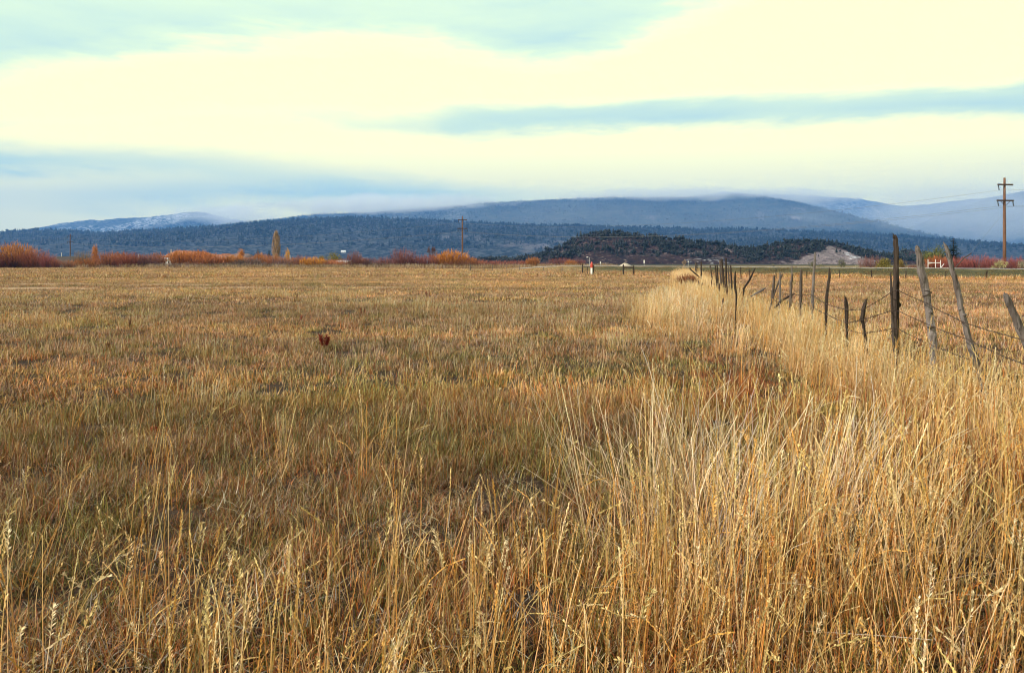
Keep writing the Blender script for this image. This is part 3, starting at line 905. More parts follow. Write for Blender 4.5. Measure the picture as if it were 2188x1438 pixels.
forest('mountain_forest', 'far off forest on the broad blue mountain', ridgeB, 26000, 16,
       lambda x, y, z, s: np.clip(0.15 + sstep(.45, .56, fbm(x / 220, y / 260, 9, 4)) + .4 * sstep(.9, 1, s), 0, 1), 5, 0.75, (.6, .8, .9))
#PART2
# ------------------------------------------------------------------ wooden posts traced in place
def post_mesh(name, mat, pts, d, seed, parent=None, sides=9, dtop=None, deep=True, rough=0.16, knots=0, label=None):
    """irregular weathered post: pts are (px, py, half width px) from the top down, d its ground distance"""
    rn = random.Random(seed); b = Buf()
    n = len(pts); C = []; Rr = []
    for i, (x, y, hw) in enumerate(pts):
        t = i / (n - 1)
        dd = d if dtop is None else dtop + (d - dtop) * t
        C.append(P(x, y, dd)); Rr.append(hw * dd / FPX)
    if deep:
        dr = (C[-1] - C[-2]).normalized(); zt = float(gz(C[-1].x, C[-1].y)) - 0.15
        if dr.z < -0.2 and C[-1].z > zt:
            C.append(C[-1] + dr * ((zt - C[-1].z) / dr.z)); Rr.append(max(Rr[-1], Rr[-2] * 0.9))
    # resample finely with small wobble
    Q = []; q = []
    for i in range(len(C) - 1):
        L_ = (C[i + 1] - C[i]).length; m = max(2, min(14, int(L_ / 0.05)))
        for k in range(m):
            t = k / m
            w = Vector((rn.uniform(-1, 1), rn.uniform(-1, 1), 0)) * Rr[i] * 0.10
            Q.append(C[i].lerp(C[i + 1], t) + w); q.append((Rr[i] * (1 - t) + Rr[i + 1] * t) * rn.uniform(0.93, 1.07))
    Q.append(C[-1]); q.append(Rr[-1])
    q[0] *= 0.75
    tube(b, Q, q, sides, None, True, rough, seed)
    # splintered top
    for k in range(3):
        o = Vector((rn.uniform(-1, 1), rn.uniform(-1, 1), 0)) * q[1] * 0.55
        up = (Q[0] - Q[min(3, len(Q) - 1)]).normalized()
        tube(b, [Q[1] + o, Q[0] + o * 0.9 + up * q[1] * rn.uniform(0.4, 1.5)], [q[1] * 0.4, q[1] * 0.08], 5, None, True, 0.2, seed + k)
    for k in range(knots):
        i = rn.randrange(len(Q) // 5, len(Q) * 3 // 4); a = rn.uniform(0, 6.28)
        o = Vector((math.cos(a), -abs(math.sin(a)), 0.25)).normalized()
        tube(b, [Q[i] + o * q[i] * 0.5, Q[i] + o * q[i] * 1.05, Q[i] + o * q[i] * 1.35], [q[i] * 0.62, q[i] * 0.5, q[i] * 0.25], 7, None, True, 0.2, seed + 20 + k)
    o = b.obj(name, mat, parent, smooth=False)
    if label: o['label'] = label
    return o


def wire(parent, pts, rad=0.0035, barbs=True, seed=0, name='barbed_wire', mat=None, sag=0.02):
    """twisted wire through world points with a slight sag between them, with barbs"""
    rn = random.Random(seed); b = Buf(); Q = []
    for i in range(len(pts) - 1):
        L_ = (pts[i + 1] - pts[i]).length; m = max(3, int(L_ / 0.25))
        for k in range(m):
            t = k / m; p = pts[i].lerp(pts[i + 1], t); p.z -= sag * L_ * 4 * t * (1 - t) * 0.25
            Q.append(p + Vector((0, 0, rn.uniform(-1, 1) * 0.003)))
    Q.append(pts[-1])
    tube(b, Q, rad, 5)
    if barbs:
        for i in range(len(Q) - 1):
            L_ = (Q[i + 1] - Q[i]).length
            for k in range(max(1, int(L_ / 0.12))):
                p = Q[i].lerp(Q[i + 1], rn.random())
                for s in range(2):
                    v = Vector((rn.uniform(-1, 1), rn.uniform(-1, 1), rn.uniform(-1, 1))).normalized() * 0.018
                    tube(b, [p - v, p + v], rad * 0.55, 3)
    return b.obj(name, mat or M_WIRE, parent)


fence = empty('barbed_wire_fence', (5.1, 9.8, 0))
tag(fence, 'old barbed wire fence of crooked weathered posts running to the road', 'fence')
Minv = Matrix.Translation((-5.1, -9.8, 0))


def fpost(mat, pts, d, seed, label=None, knots=0, **kw):
    o = post_mesh('post', mat, pts, d, seed, fence, label=label, knots=knots, **kw)
    o.matrix_parent_inverse = Minv
    return o


fpost(M_WOOD_DARK, [(1911, 503, 4.5), (1914, 511, 5.3), (1915, 560, 5.6), (1915, 595, 6.4), (1914, 635, 7.8), (1913, 698, 8.3), (1915, 735, 7)], 10.2, 1, 'tallest dark upright post', 2)
fpost(M_WOOD_MID, [(1902.7, 583, 1.8), (1904, 622, 2.4), (1906, 660, 2.5), (1907.5, 698, 2.5)], 10.1, 2, 'thin broken stake tied against the tallest post', sides=6)
fpost(M_WOOD_GREY, [(1958.5, 526, 4.2), (1961, 533, 5.5), (1965, 548, 6.2), (1969, 580, 8.6), (1975, 605, 8.4), (1982.8, 648, 8.2), (1989, 698, 8.6), (1994, 735, 9.2), (1995, 755, 9)], 9.7, 3, 'thick cracked grey leaning post', 4)
fpost(M_WOOD_GREY, [(2016.5, 519, 1.4), (2021.5, 528, 3.8), (2026.6, 543, 5), (2035, 578, 5.2), (2044, 610, 6.6), (2051.6, 650, 6.3), (2063, 698, 7), (2075.4, 743, 7.6), (2093, 793, 9)], 8.6, 4, 'long grey post leaning with a pointed top', 4)
fpost(M_WOOD_GREY, [(2147, 628, 4.8), (2155.5, 645, 6.4), (2170.5, 680, 7.6), (2187, 720, 8), (2215, 790, 8.5), (2240, 850, 9)], 7.3, 5, 'grey leaning post cut by the edge of the view', 2)
fpost(M_WOOD_DARK, [(1806, 635, 2.4), (1808.8, 655, 4), (1808.8, 678, 3.4), (1809.5, 708, 2.4)], 12.3, 6, 'short dark stub post')
fpost(M_WOOD_DARK, [(1850.5, 641.5, 3), (1845.5, 660, 4.8), (1842.5, 680, 4.8), (1844.6, 693, 3)], 11.4, 7, 'short leaning stub post')
fpost(M_WOOD_DARK, [(1772.7, 575, 2.5), (1771.8, 593, 3.2), (1768, 622, 3.5), (1765.4, 651, 3.6), (1764.5, 681, 3.2), (1764.5, 695, 2.4)], 13.7, 8)
fpost(M_WOOD_GREY, [(1741, 540, 1.9), (1740.7, 556.6, 2.6), (1738.3, 593, 2.8), (1737, 622, 3.1), (1736, 648, 3.5), (1734.7, 671, 2.6)], 17, 9, 'tall slim grey post', 1)
fpost(M_WOOD_MID, [(1712.4, 577, 2.4), (1711, 602, 2.9), (1711, 630, 3.1), (1710, 657, 2.8), (1710, 664, 2.5)], 17.9, 10)
fpost(M_WOOD_MID, [(1693.7, 586, 1.9), (1690.4, 604, 3), (1690, 630, 3.2), (1689, 659, 3.2), (1689, 668, 2.8)], 18.9, 11)
fpost(M_WOOD_GREY, [(1692.3, 568.5, 1.2), (1692.2, 585, 1.5), (1691.6, 605, 1.5)], 18.96, 12, 'thin grey stake spliced above a post', sides=6, deep=False)
fpost(M_WOOD_GREY, [(1666.7, 582, 1.8), (1666.7, 602, 2.3), (1666.7, 630, 2.6), (1665.8, 652, 2.3)], 19.8, 13)
fpost(M_WOOD_MID, [(1672, 586, 2), (1665.8, 598.6, 2.1), (1656.6, 622, 1.7), (1651, 640, 1.5)], 19.95, 14, 'stake leaning across its neighbour', sides=7)
fpost(M_WOOD_MID, [(1654, 589.5, 2.2), (1652.6, 611, 2.6), (1651, 630, 2.6), (1650, 646, 2.3)], 21.3, 15)
for k, (x0, y0, x1, y1, d, hw) in enumerate([(1486, 561, 1486.3, 576, 92, 1.2), (1489, 561, 1489.2, 578, 88, 1.1), (1498, 559.5, 1498.6, 585, 65, 1.6),
        (1517, 567, 1521, 590, 54, 1.3), (1528, 567, 1531, 600, 38, 1.3), (1532, 566, 1534, 598, 40, 1.4), (1538, 557, 1540.5, 599, 39, 1.7), (1542, 553, 1545.5, 605, 34, 1.9),
        (1551, 552.5, 1551.6, 611, 30.5, 2.0), (1556, 568, 1558, 611, 30.8, 1.5), (1561, 567, 1563.5, 614, 29, 1.8), (1546, 575, 1547, 606, 33.5, 1.5)]):
    fpost(M_WOOD_DARK if k % 3 else M_WOOD_MID, [(x0, y0, hw * 0.9), ((x0 + x1) / 2 + 0.2, (y0 + y1) / 2, hw * 1.05), (x1, y1, hw * 1.1)], d, 30 + k, sides=7)

DEP = [(1480, 95), (1500, 65), (1521, 54), (1533, 39), (1545, 34), (1562, 29), (1651, 21.2), (1666, 19.7), (1690, 18.8), (1711, 17.8), (1738, 16.9), (1767, 13.6), (1809, 12.2), (1845, 11.3), (1905, 10.1), (1922, 10.1), (1987, 9.6), (2062, 8.5), (2180, 7.2), (2260, 6.4)]


def wd(x): return float(np.interp(x, [a for a, _ in DEP], [b for _, b in DEP]))


for k, line in enumerate([
        [(1665, 624.5), (1690, 629), (1711, 630), (1737, 630), (1767, 650), (1809, 662), (1845, 661), (1905, 624), (1918, 620), (1979, 648), (2058, 688), (2188, 727), (2250, 745)],
        [(1650, 640), (1666, 646), (1690, 648), (1711, 648), (1737, 655), (1766, 671), (1809, 690), (1843, 683), (1905, 663), (1918, 664), (1986, 695), (2064, 724), (2195, 781), (2255, 810)],
        [(1809, 705), (1844, 712), (1906, 702), (1918, 702), (1992, 738), (2083, 772)],
        [(1545, 586), (1551, 585), (1563, 587), (1590, 598), (1652, 622)],
        [(1521, 578), (1531, 580), (1540, 578), (1551, 594), (1563, 602)]]):
    w = wire(fence, [P(x, y, wd(x) - 0.09) for x, y in line], 0.0047 if k < 3 else 0.005, k < 3, k)
    w.matrix_parent_inverse = Minv
# loop of wire round the cracked grey post
b = Buf(); c0 = P(1980, 636, 9.7); rr = 8.6 * 9.7 / FPX + 0.006
tube(b, [c0 + Vector((math.cos(a) * rr, math.sin(a) * rr, 0.06 * math.sin(a * 0.5) + 0.008 * a)) for a in np.linspace(0, 11.5, 40)], 0.004, 5)
w = b.obj('wire_loop', M_WIRE, fence); w.matrix_parent_inverse = Minv

# loose timber that belongs to no wire
o = post_mesh('leaning_post', M_WOOD_DARK, [(1613.7, 573, 1.4), (1601, 598.6, 2.3), (1589, 617, 2.3), (1588, 630, 1.6)], 24, 50, sides=7)
tag(o, 'dark slender post leaning far over, alone between the two post clusters', 'post')
o = post_mesh('fallen_post', M_WOOD_GREY, [(1634, 616.5, 2.4), (1625, 622, 2.6), (1615.5, 627, 2.2), (1609, 631, 1.8), (1604, 634, 1.6)], 22, 51, sides=7, deep=False)
tag(o, 'short grey broken post stub tipped over in the grass beside the leaning post', 'post')
o = post_mesh('wooden_stake', M_WOOD_DARK, [(1571, 580, 1.5), (1569.8, 598.6, 2.3), (1570.7, 615, 2.4), (1573.5, 630, 2.0), (1573, 644, 1.7), (1572, 666, 1.2), (1571, 690, 1.0)], 17, 52, sides=7)
tag(o, 'thin crooked dark stake standing in tall grass in front of the fence', 'stake')
o = post_mesh('fallen_branch', M_WOOD_DARK, [(1698, 628, 1.2), (1685, 634, 1.9), (1670, 642.5, 2.6), (1665, 648.5, 2.4), (1655, 658, 1.5)], 19.2, 53, sides=7, deep=False)
tag(o, 'dark dead branch propped slantwise against two fence posts', 'branch')
o = post_mesh('fallen_branch', M_WOOD_DARK, [(1473.5, 574, 1.2), (1481, 581, 1.5), (1488, 587, 1.4)], 60, 54, sides=6)
tag(o, 'dark leaning stick at the far end of the fence grass by the rusty shrub', 'branch')

# far fences
def small_fence(name, label, posts, d, mat, wires=(0.55, 0.95), wr=0.006):
    root = empty(name, (P(posts[0][0], 575, d).x, d, 0))
    tag(root, label, 'fence')
    inv = Matrix.Translation(-root.location)
    tops = []
    for k, (x0, y0, x1, y1, hw) in enumerate(posts):
        dd = d + (k % 3) * 0.2
        o = post_mesh('post', mat, [(x0, y0, hw), ((x0 + x1) / 2, (y0 + y1) / 2, hw * 1.1), (x1, y1, hw * 1.1)], dd, 70 + k, root, sides=6)
        o.matrix_parent_inverse = inv
        tops.append((P(x1, y1, dd), P(x0, y0, dd)))
    for f in wires:
        w = wire(root, [a.lerp(b_, f * 0.92) + Vector((0, -0.09, 0)) for a, b_ in tops], wr, False, 3, 'fence_wire')
        w.matrix_parent_inverse = inv


small_fence('roadside_fence', 'sparse wire fence at the foot of the road bank', [(1582.6, 571, 1582.8, 588, .9), (1602, 574, 1602, 588, .8), (1658, 574, 1658.5, 593, .9), (1724, 579, 1724, 592, .9), (1794, 578, 1794, 592, .8), (1862, 577.6, 1862.6, 593, 1.2), (1936, 579, 1936, 592, 1.0), (2021, 579, 2021, 594, .8), (2109, 579, 2106.5, 597, 1.2)], 74, M_WOOD_DARK)
small_fence('field_fence', 'faint post and wire fence along the far brush', [(1004.5, 564, 1004.7, 577, 1.1), (1034, 567, 1034, 577, .6), (1052, 566, 1052, 577, .8), (1083, 566, 1083, 578, .7), (1110, 568, 1110, 580, .6), (1161, 571, 1161, 585, .7), (1201, 571, 1201, 586, .8)], 128, M_WOOD_GREY)


def h_brace(label, posts, d, rails, extra=()):
    root = empty('wooden_fence_brace', (P(posts[0][0], 580, d).x, d, 0))
    tag(root, label, 'fence brace', 'wooden braces at the field end')
    inv = Matrix.Translation(-root.location)
    for k, (x0, y0, x1, y1, hw) in enumerate(list(posts) + list(extra)):
        o = post_mesh('post', M_WOOD_DARK, [(x0, y0, hw), ((x0 + x1) / 2, (y0 + y1) / 2, hw * 1.03), (x1, y1, hw)], d + (0.6 if k >= len(posts) else 0), 90 + k, root, sides=8)
        o.matrix_parent_inverse = inv
    for (x0, y0, x1, y1, hw, mat) in rails:
        o = post_mesh('rail', mat, [(x0, y0, hw), ((x0 + x1) / 2, (y0 + y1) / 2, hw), (x1, y1, hw)], d - 0.05, 97, root, sides=8, deep=False)
        o.matrix_parent_inverse = inv


h_brace('wooden corner brace with a pale rail beside the red topped marker post', [(1244.6, 565, 1244.7, 586.5, 1.4), (1268, 567, 1268, 588, 1.7)], 96, [(1244, 569.6, 1268, 569.6, 1.0, M_WOOD_GREY)], [(1255.5, 570, 1255.5, 580, .6)])
h_brace('wooden corner brace with a dark rail standing between marker post and fence', [(1332, 566, 1332.2, 587.5, 1.6), (1354, 568.5, 1354, 588, 1.6)], 96, [(1332, 571.7, 1354, 571.7, 1.3, M_WOOD_MID)])

# white rail fence beyond the road
rt = empty('white_rail_fence', (P(1983, 571, 103).x, 103, 0)); tag(rt, 'short white rail fence with a diagonal brace beyond the road', 'fence')
inv = Matrix.Translation(-rt.location)
for nm, pts in [('post', [(1983, 554.5, .6), (1983, 563, .6), (1983, 573, .6)]), ('post', [(1999, 554.5, .6), (1999, 563, .6), (1999, 573, .6)]), ('post', [(2009.8, 556, .6), (2009.8, 564, .6), (2009.8, 573, .6)]),
                ('rail', [(1983, 561.3, .7), (1996, 561.8, .7), (2010, 562, .7)]), ('rail', [(1984, 563.6, .5), (1990, 562.6, .5), (1998, 561.5, .5)]), ('brace', [(2017, 564, .6), (2013.5, 568.5, .6), (2010, 573, .6)])]:
    o = post_mesh(nm, M_WHITE, pts, 103, 110, rt, sides=6, deep=False, rough=0.05); o.matrix_parent_inverse = inv

# ------------------------------------------------------------------ utility poles and their cables
def utility_pole(px, d, label, az):
    x = (px - W / 2) / FPX * d
    root = empty('utility_pole', (x, d, 0), az); tag(root, label, 'utility pole', 'utility poles crossing the valley')
    b = Buf(); tube(b, [(0, 0, -0.3), (0.02, 0, 6), (0, 0, 12), (0.03, 0, 16.7)], [0.29, 0.265, 0.23, 0.19], 12, None, True, 0.04, 5); b.obj('pole', M_POLE, root, True)
    b = Buf()
    for z, w in ((15.45, 3.0), (12.6, 3.3)):
        bb = Buf(); box(bb, 0, -0.22, z, w, 0.18, 0.27); bb.obj('crossarm', M_ARM, root)
    for s in (-1, 1):
        bb = Buf(); tube(bb, [(s * 0.95, -0.24, 12.5), (s * 0.35, -0.22, 11.95), (0.0, -0.2, 11.75)], 0.045, 5); bb.obj('brace', M_ARM, root)
    ends = []
    for xx, z, lean in ((-1.38, 15.3, 0.22), (-1.5, 12.45, 0.22), (1.5, 12.45, 0.22)):
        bb = Buf(); q = [(xx + lean * t, -0.22 + 0.05 * t, z - 0.85 * t) for t in np.linspace(0, 1, 13)]
        tube(bb, q, [0.03 if i % 2 else 0.13 for i in range(13)], 8); bb.obj('insulator', M_INSUL, root)
        ends.append((xx + lean, -0.2, z - 0.87))
    bb = Buf(); tube(bb, [(0.17, 0, 16.2), (0.22, 0, 15.9)], 0.06, 6); bb.obj('bracket', M_ARM, root)
    M_ = Matrix.Translation((x, d, 0)) @ Matrix.Rotation(az, 4, 'Z')
    return [M_ @ Vector(e) for e in ends], M_ @ Vector((0, 0, 16.75))


e3, t3 = utility_pole(2146, 143, 'tall brown utility pole nearest to the viewer, rising over the red brush', R(8))
e2, t2 = utility_pole(988, 262, 'brown utility pole in the middle distance above the bright orange shrub', R(8))
e1, t1 = utility_pole(150, 430, 'small far utility pole above the dark earth bank', R(8))
for k in range(3):
    for j, (a, c) in enumerate(((e3[k], e2[k]), (e2[k], e1[k]), (e3[k] + (e3[k] - e2[k]) * 0.9 + Vector((30, 0, 0)), e3[k]), (e1[k], e1[k] + Vector((-260, 120, 0))))):
        b = Buf(); q = []
        for t in np.linspace(0, 1, 25):
            p = a.lerp(c, t); p.z -= 4 * t * (1 - t) * (3.4 if j != 2 else 2.0); q.append(p)
        tube(b, q, 0.018, 4)
        where = ['from the nearest pole to the middle pole', 'from the middle pole to the far pole', 'from the nearest pole out of view', 'from the far pole out of view'][j]
        which = ['topmost', 'lower', 'lower'][k]
        lab = 'thin %s overhead cable hung %s' % (which, where)
        tag(b.obj('overhead_cable', M_CABLE), lab, 'cable', 'overhead cables ' + where)
gw = Buf(); tube(gw, [t3 - Vector((0.1, 0.1, 6.3)), Vector((t3.x - 9.5, 141, 0.4))], 0.012, 4)
tag(gw.obj('guy_wire', M_CABLE), 'thin slanting guy wire bracing the nearest utility pole', 'wire')

# ------------------------------------------------------------------ shrubs and trees of the valley
def willow(seed, n=260, m=1500, leafy=0.0):
    rng = np.random.default_rng(seed)
    b = Buf(); root = disc(rng, n, 0.5) * np.array([1, 1, 0]); rad = np.hypot(root[:, 0], root[:, 1])
    az = np.arctan2(root[:, 1], root[:, 0]) + rng.normal(0, 0.5, n)
    L = rng.uniform(0.74, 0.98, n) * (1 - 0.65 * rad ** 2); lean = rad * rng.uniform(0.4, 1.7, n) + np.abs(rng.normal(0, .08, n))
    lum = rng.uniform(0.7, 1.25, (n, 1))
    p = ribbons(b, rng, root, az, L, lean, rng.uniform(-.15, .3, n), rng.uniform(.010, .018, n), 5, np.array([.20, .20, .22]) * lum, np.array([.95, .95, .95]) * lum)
    i = rng.integers(0, n, m); t = rng.uniform(0.22, 1.0, m) * 4.99; a = t.astype(int); f = (t - a)[:, None]
    q = p[i, a] * (1 - f) + p[i, a + 1] * f
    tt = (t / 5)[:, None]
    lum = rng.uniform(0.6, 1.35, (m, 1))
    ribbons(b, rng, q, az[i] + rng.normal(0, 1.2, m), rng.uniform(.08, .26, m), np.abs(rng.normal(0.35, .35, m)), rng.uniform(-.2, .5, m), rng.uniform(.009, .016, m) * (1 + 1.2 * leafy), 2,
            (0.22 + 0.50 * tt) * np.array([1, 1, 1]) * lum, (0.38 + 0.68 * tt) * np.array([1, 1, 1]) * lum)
    st = Buf()
    for k in range(9):
        a_ = rng.uniform(0, 6.28); r = rng.uniform(.02, .3)
        tube(st, [(math.cos(a_) * r * .12, math.sin(a_) * r * .12, -.03), (math.cos(a_) * r * 1.1, math.sin(a_) * r * 1.1, .35), (math.cos(a_) * r * 2.0, math.sin(a_) * r * 2.0, .68)], [.02, .013, .005], 4, (.06, .04, .035))
    return b.mesh('shrub_crown', M_SHRUB), st.mesh('shrub_stem', M_PLANT)


def leafy(seed, n=1700, tall=1.0, lumps=9, narrow=1.0):
    rng = np.random.default_rng(seed); b = Buf()
    cs = []
    for k in range(lumps):
        h = rng.uniform(.25, .82); r = rng.uniform(.18, .34); a = rng.uniform(0, 6.28); o = rng.uniform(.1, .62) * (1 - abs(h - .45))
        cs.append((math.cos(a) * o, math.sin(a) * o, h, r, rng.uniform(.75, 1.2)))
    cs.append((0, 0, .62, .36, 1.0))
    i = rng.integers(0, len(cs), n); C = np.array(cs)[i]
    d = rng.normal(0, 1, (n, 3)); d /= np.linalg.norm(d, axis=1)[:, None]
    pos = C[:, :3] + d * (C[:, 3] * rng.uniform(.35, 1.08, n))[:, None]
    pos[:, 2] = np.clip(pos[:, 2], .02, 1.02)
    c = (C[:, 4] * rng.uniform(.65, 1.3, n))[:, None] * np.array([1, 1, 1])
    ribbons(b, rng, pos, rng.uniform(0, 6.28, n), rng.uniform(.05, .11, n), np.abs(rng.normal(.8, .6, n)), rng.uniform(0, .8, n), rng.uniform(.02, .045, n), 2, c * .9, c, 0.5)
    st = Buf()
    for k in range(6):
        x_, y_, h_, r_, l_ = cs[k]
        tube(st, [(x_ * .1, y_ * .1, -.03), (x_ * .4, y_ * .4, h_ * .5), (x_, y_, h_)], [.03, .018, .006], 5, (.07, .05, .04))
    return b.mesh('leafy_crown', M_SHRUB), st.mesh('leafy_trunk', M_PLANT)


def poplar(seed):
    rng = np.random.default_rng(seed); b = Buf(); n = 1500
    h = rng.uniform(.08, .98, n); a = rng.uniform(0, 6.28, n); r = rng.uniform(0, 1, n) ** .6 * (.75 * np.sin(np.clip(h * 1.05, 0, 1) * 3.0) ** .5 + .1)
    pos = np.stack([np.cos(a) * r, np.sin(a) * r, h], -1); c = rng.uniform(.6, 1.3, (n, 1)) * np.array([1, 1, 1])
    ribbons(b, rng, pos, a, rng.uniform(.05, .14, n), np.abs(rng.normal(.1, .15, n)), rng.uniform(-.2, .3, n), rng.uniform(.035, .09, n), 2, c * .8, c, .6)
    st = Buf(); tube(st, [(0, 0, -.02), (.02, 0, .5), (0, 0, .95)], [.12, .07, .02], 6, (.16, .12, .09))
    return b.mesh('poplar_crown', M_SHRUB), st.mesh('poplar_trunk', M_PLANT)


def bare_tree(seed):
    rn = random.Random(seed); b = Buf(); st = Buf()
    tube(st, [(0, 0, -.02), (.02, .01, .18), (.0, 0, .38)], [.05, .042, .034], 7, (.12, .085, .07))
    def grow(p, d, L_, r, k):
        q = p + d * L_
        mid = p.lerp(q, .5) + Vector((rn.uniform(-1, 1), rn.uniform(-1, 1), 0)) * L_ * .06
        tube(b, [p, mid, q], [r, r * .8, r * .55], 4, (1, 1, 1), False)
        if k == 0: return
        for i in range(3 if k > 1 else 4):
            e = (d + Vector((rn.uniform(-1, 1), rn.uniform(-1, 1), rn.uniform(-.25, .75))) * .8).normalized()
            grow(p.lerp(q, rn.uniform(.55, 1)), e, L_ * rn.uniform(.6, .85), max(r * .55, .004), k - 1)
    for i in range(5):
        a = i * 1.26 + rn.uniform(-.3, .3)
        grow(Vector((0, 0, .30 + .02 * i)), Vector((math.cos(a) * .7, math.sin(a) * .7, .9)).normalized(), .24, .02, 4)
    return b.mesh('bare_crown', M_SHRUB), st.mesh('bare_trunk', M_PLANT)


def spruce(seed):
    rng = np.random.default_rng(seed); b = Buf()
    for k in range(17):
        z = .06 + .93 * (k / 17) ** .95; r = 1.0 * (1 - z) ** .85 * rng.uniform(.85, 1.15) + .04
        nb = 13 if k < 11 else 8
        az = np.linspace(0, 6.283, nb + 1)[:-1] + rng.uniform(0, 1) + rng.normal(0, .12, nb)
        L = r * rng.uniform(.75, 1.15, nb) * .44
        root = np.tile([0, 0, z], (nb, 1))
        cc = rng.uniform(.65, 1.3, (nb, 1)) * np.array([1, 1, 1])
        p = ribbons(b, rng, root, az, L, np.full(nb, 1.25) + rng.normal(0, .1, nb), np.full(nb, .75) * rng.uniform(.4, 1.3, nb), np.full(nb, .05), 4, cc * .7, cc, .5)
        m = nb * 9; i = rng.integers(0, nb, m); t = rng.uniform(.5, 4, m) * .999; a = t.astype(int); f = (t - a)[:, None]
        q = p[i, a] * (1 - f) + p[i, a + 1] * f
        cc = rng.uniform(.6, 1.3, (m, 1)) * np.array([1, 1, 1])
        ribbons(b, rng, q, az[i] + rng.choice([-1, 1], m) * rng.uniform(.4, 1.3, m), rng.uniform(.05, .13, m) * (1.1 - z), rng.uniform(1.0, 2.0, m), rng.uniform(0, .6, m), rng.uniform(.018, .04, m), 2, cc * .85, cc, .5)
    st = Buf(); tube(st, [(0, 0, -.03), (0, 0, .5), (0, 0, .98)], [.035, .022, .005], 6, (.10, .07, .05))
    return b.mesh('spruce_crown', M_SHRUB), st.mesh('spruce_trunk', M_PLANT)


KIND = {'willow': [willow(1000 + i) for i in range(5)], 'rich': [willow(1040 + i, 260, 1900, 1.0) for i in range(3)], 'leafy': [leafy(1100 + i) for i in range(4)],
        'poplar': [poplar(1200)], 'bare': [bare_tree(1300 + i) for i in range(2)], 'spruce': [spruce(1400)],
        'sage': [leafy(1500 + i, 1100, lumps=12) for i in range(2)]}
ASPECT = {'willow': .64, 'rich': .64, 'leafy': .76, 'poplar': .80, 'bare': .58, 'spruce': .36, 'sage': .8}
cnt = {}


def plant(kind, px, top, hw, d, col, name, label, cat, group=None, parts=('stem', 'crown')):
    k = cnt.get(kind, 0); cnt[kind] = k + 1
    crown, stem = KIND[kind][k % len(KIND[kind])]
    x = (px - W / 2) / FPX * d; z0 = float(gz(x, d)) - 0.02
    hgt = (EYE + (HORIZON - top) * d / FPX - z0) * (RNG.uniform(1.02, 1.24) if kind in ('willow', 'rich') and d > 200 else 1.0)
    sx = hw * d / FPX / ASPECT[kind]
    root = empty(name, (x, d, z0), RNG.uniform(0, 6.28) if kind != 'poplar' else 0.0)
    root.scale = (sx, sx, hgt)
    tag(root, label, cat, group)
    a = link(bpy.data.objects.new(parts[0], stem), root)
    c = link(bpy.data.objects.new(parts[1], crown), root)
    c.color = (*[min(.8, (v * 0.94 + 0.06 * sum(col) / 3) * (1.42 if kind == 'willow' else 1.12 if kind == 'rich' else 1.0)) for v in col], 1)


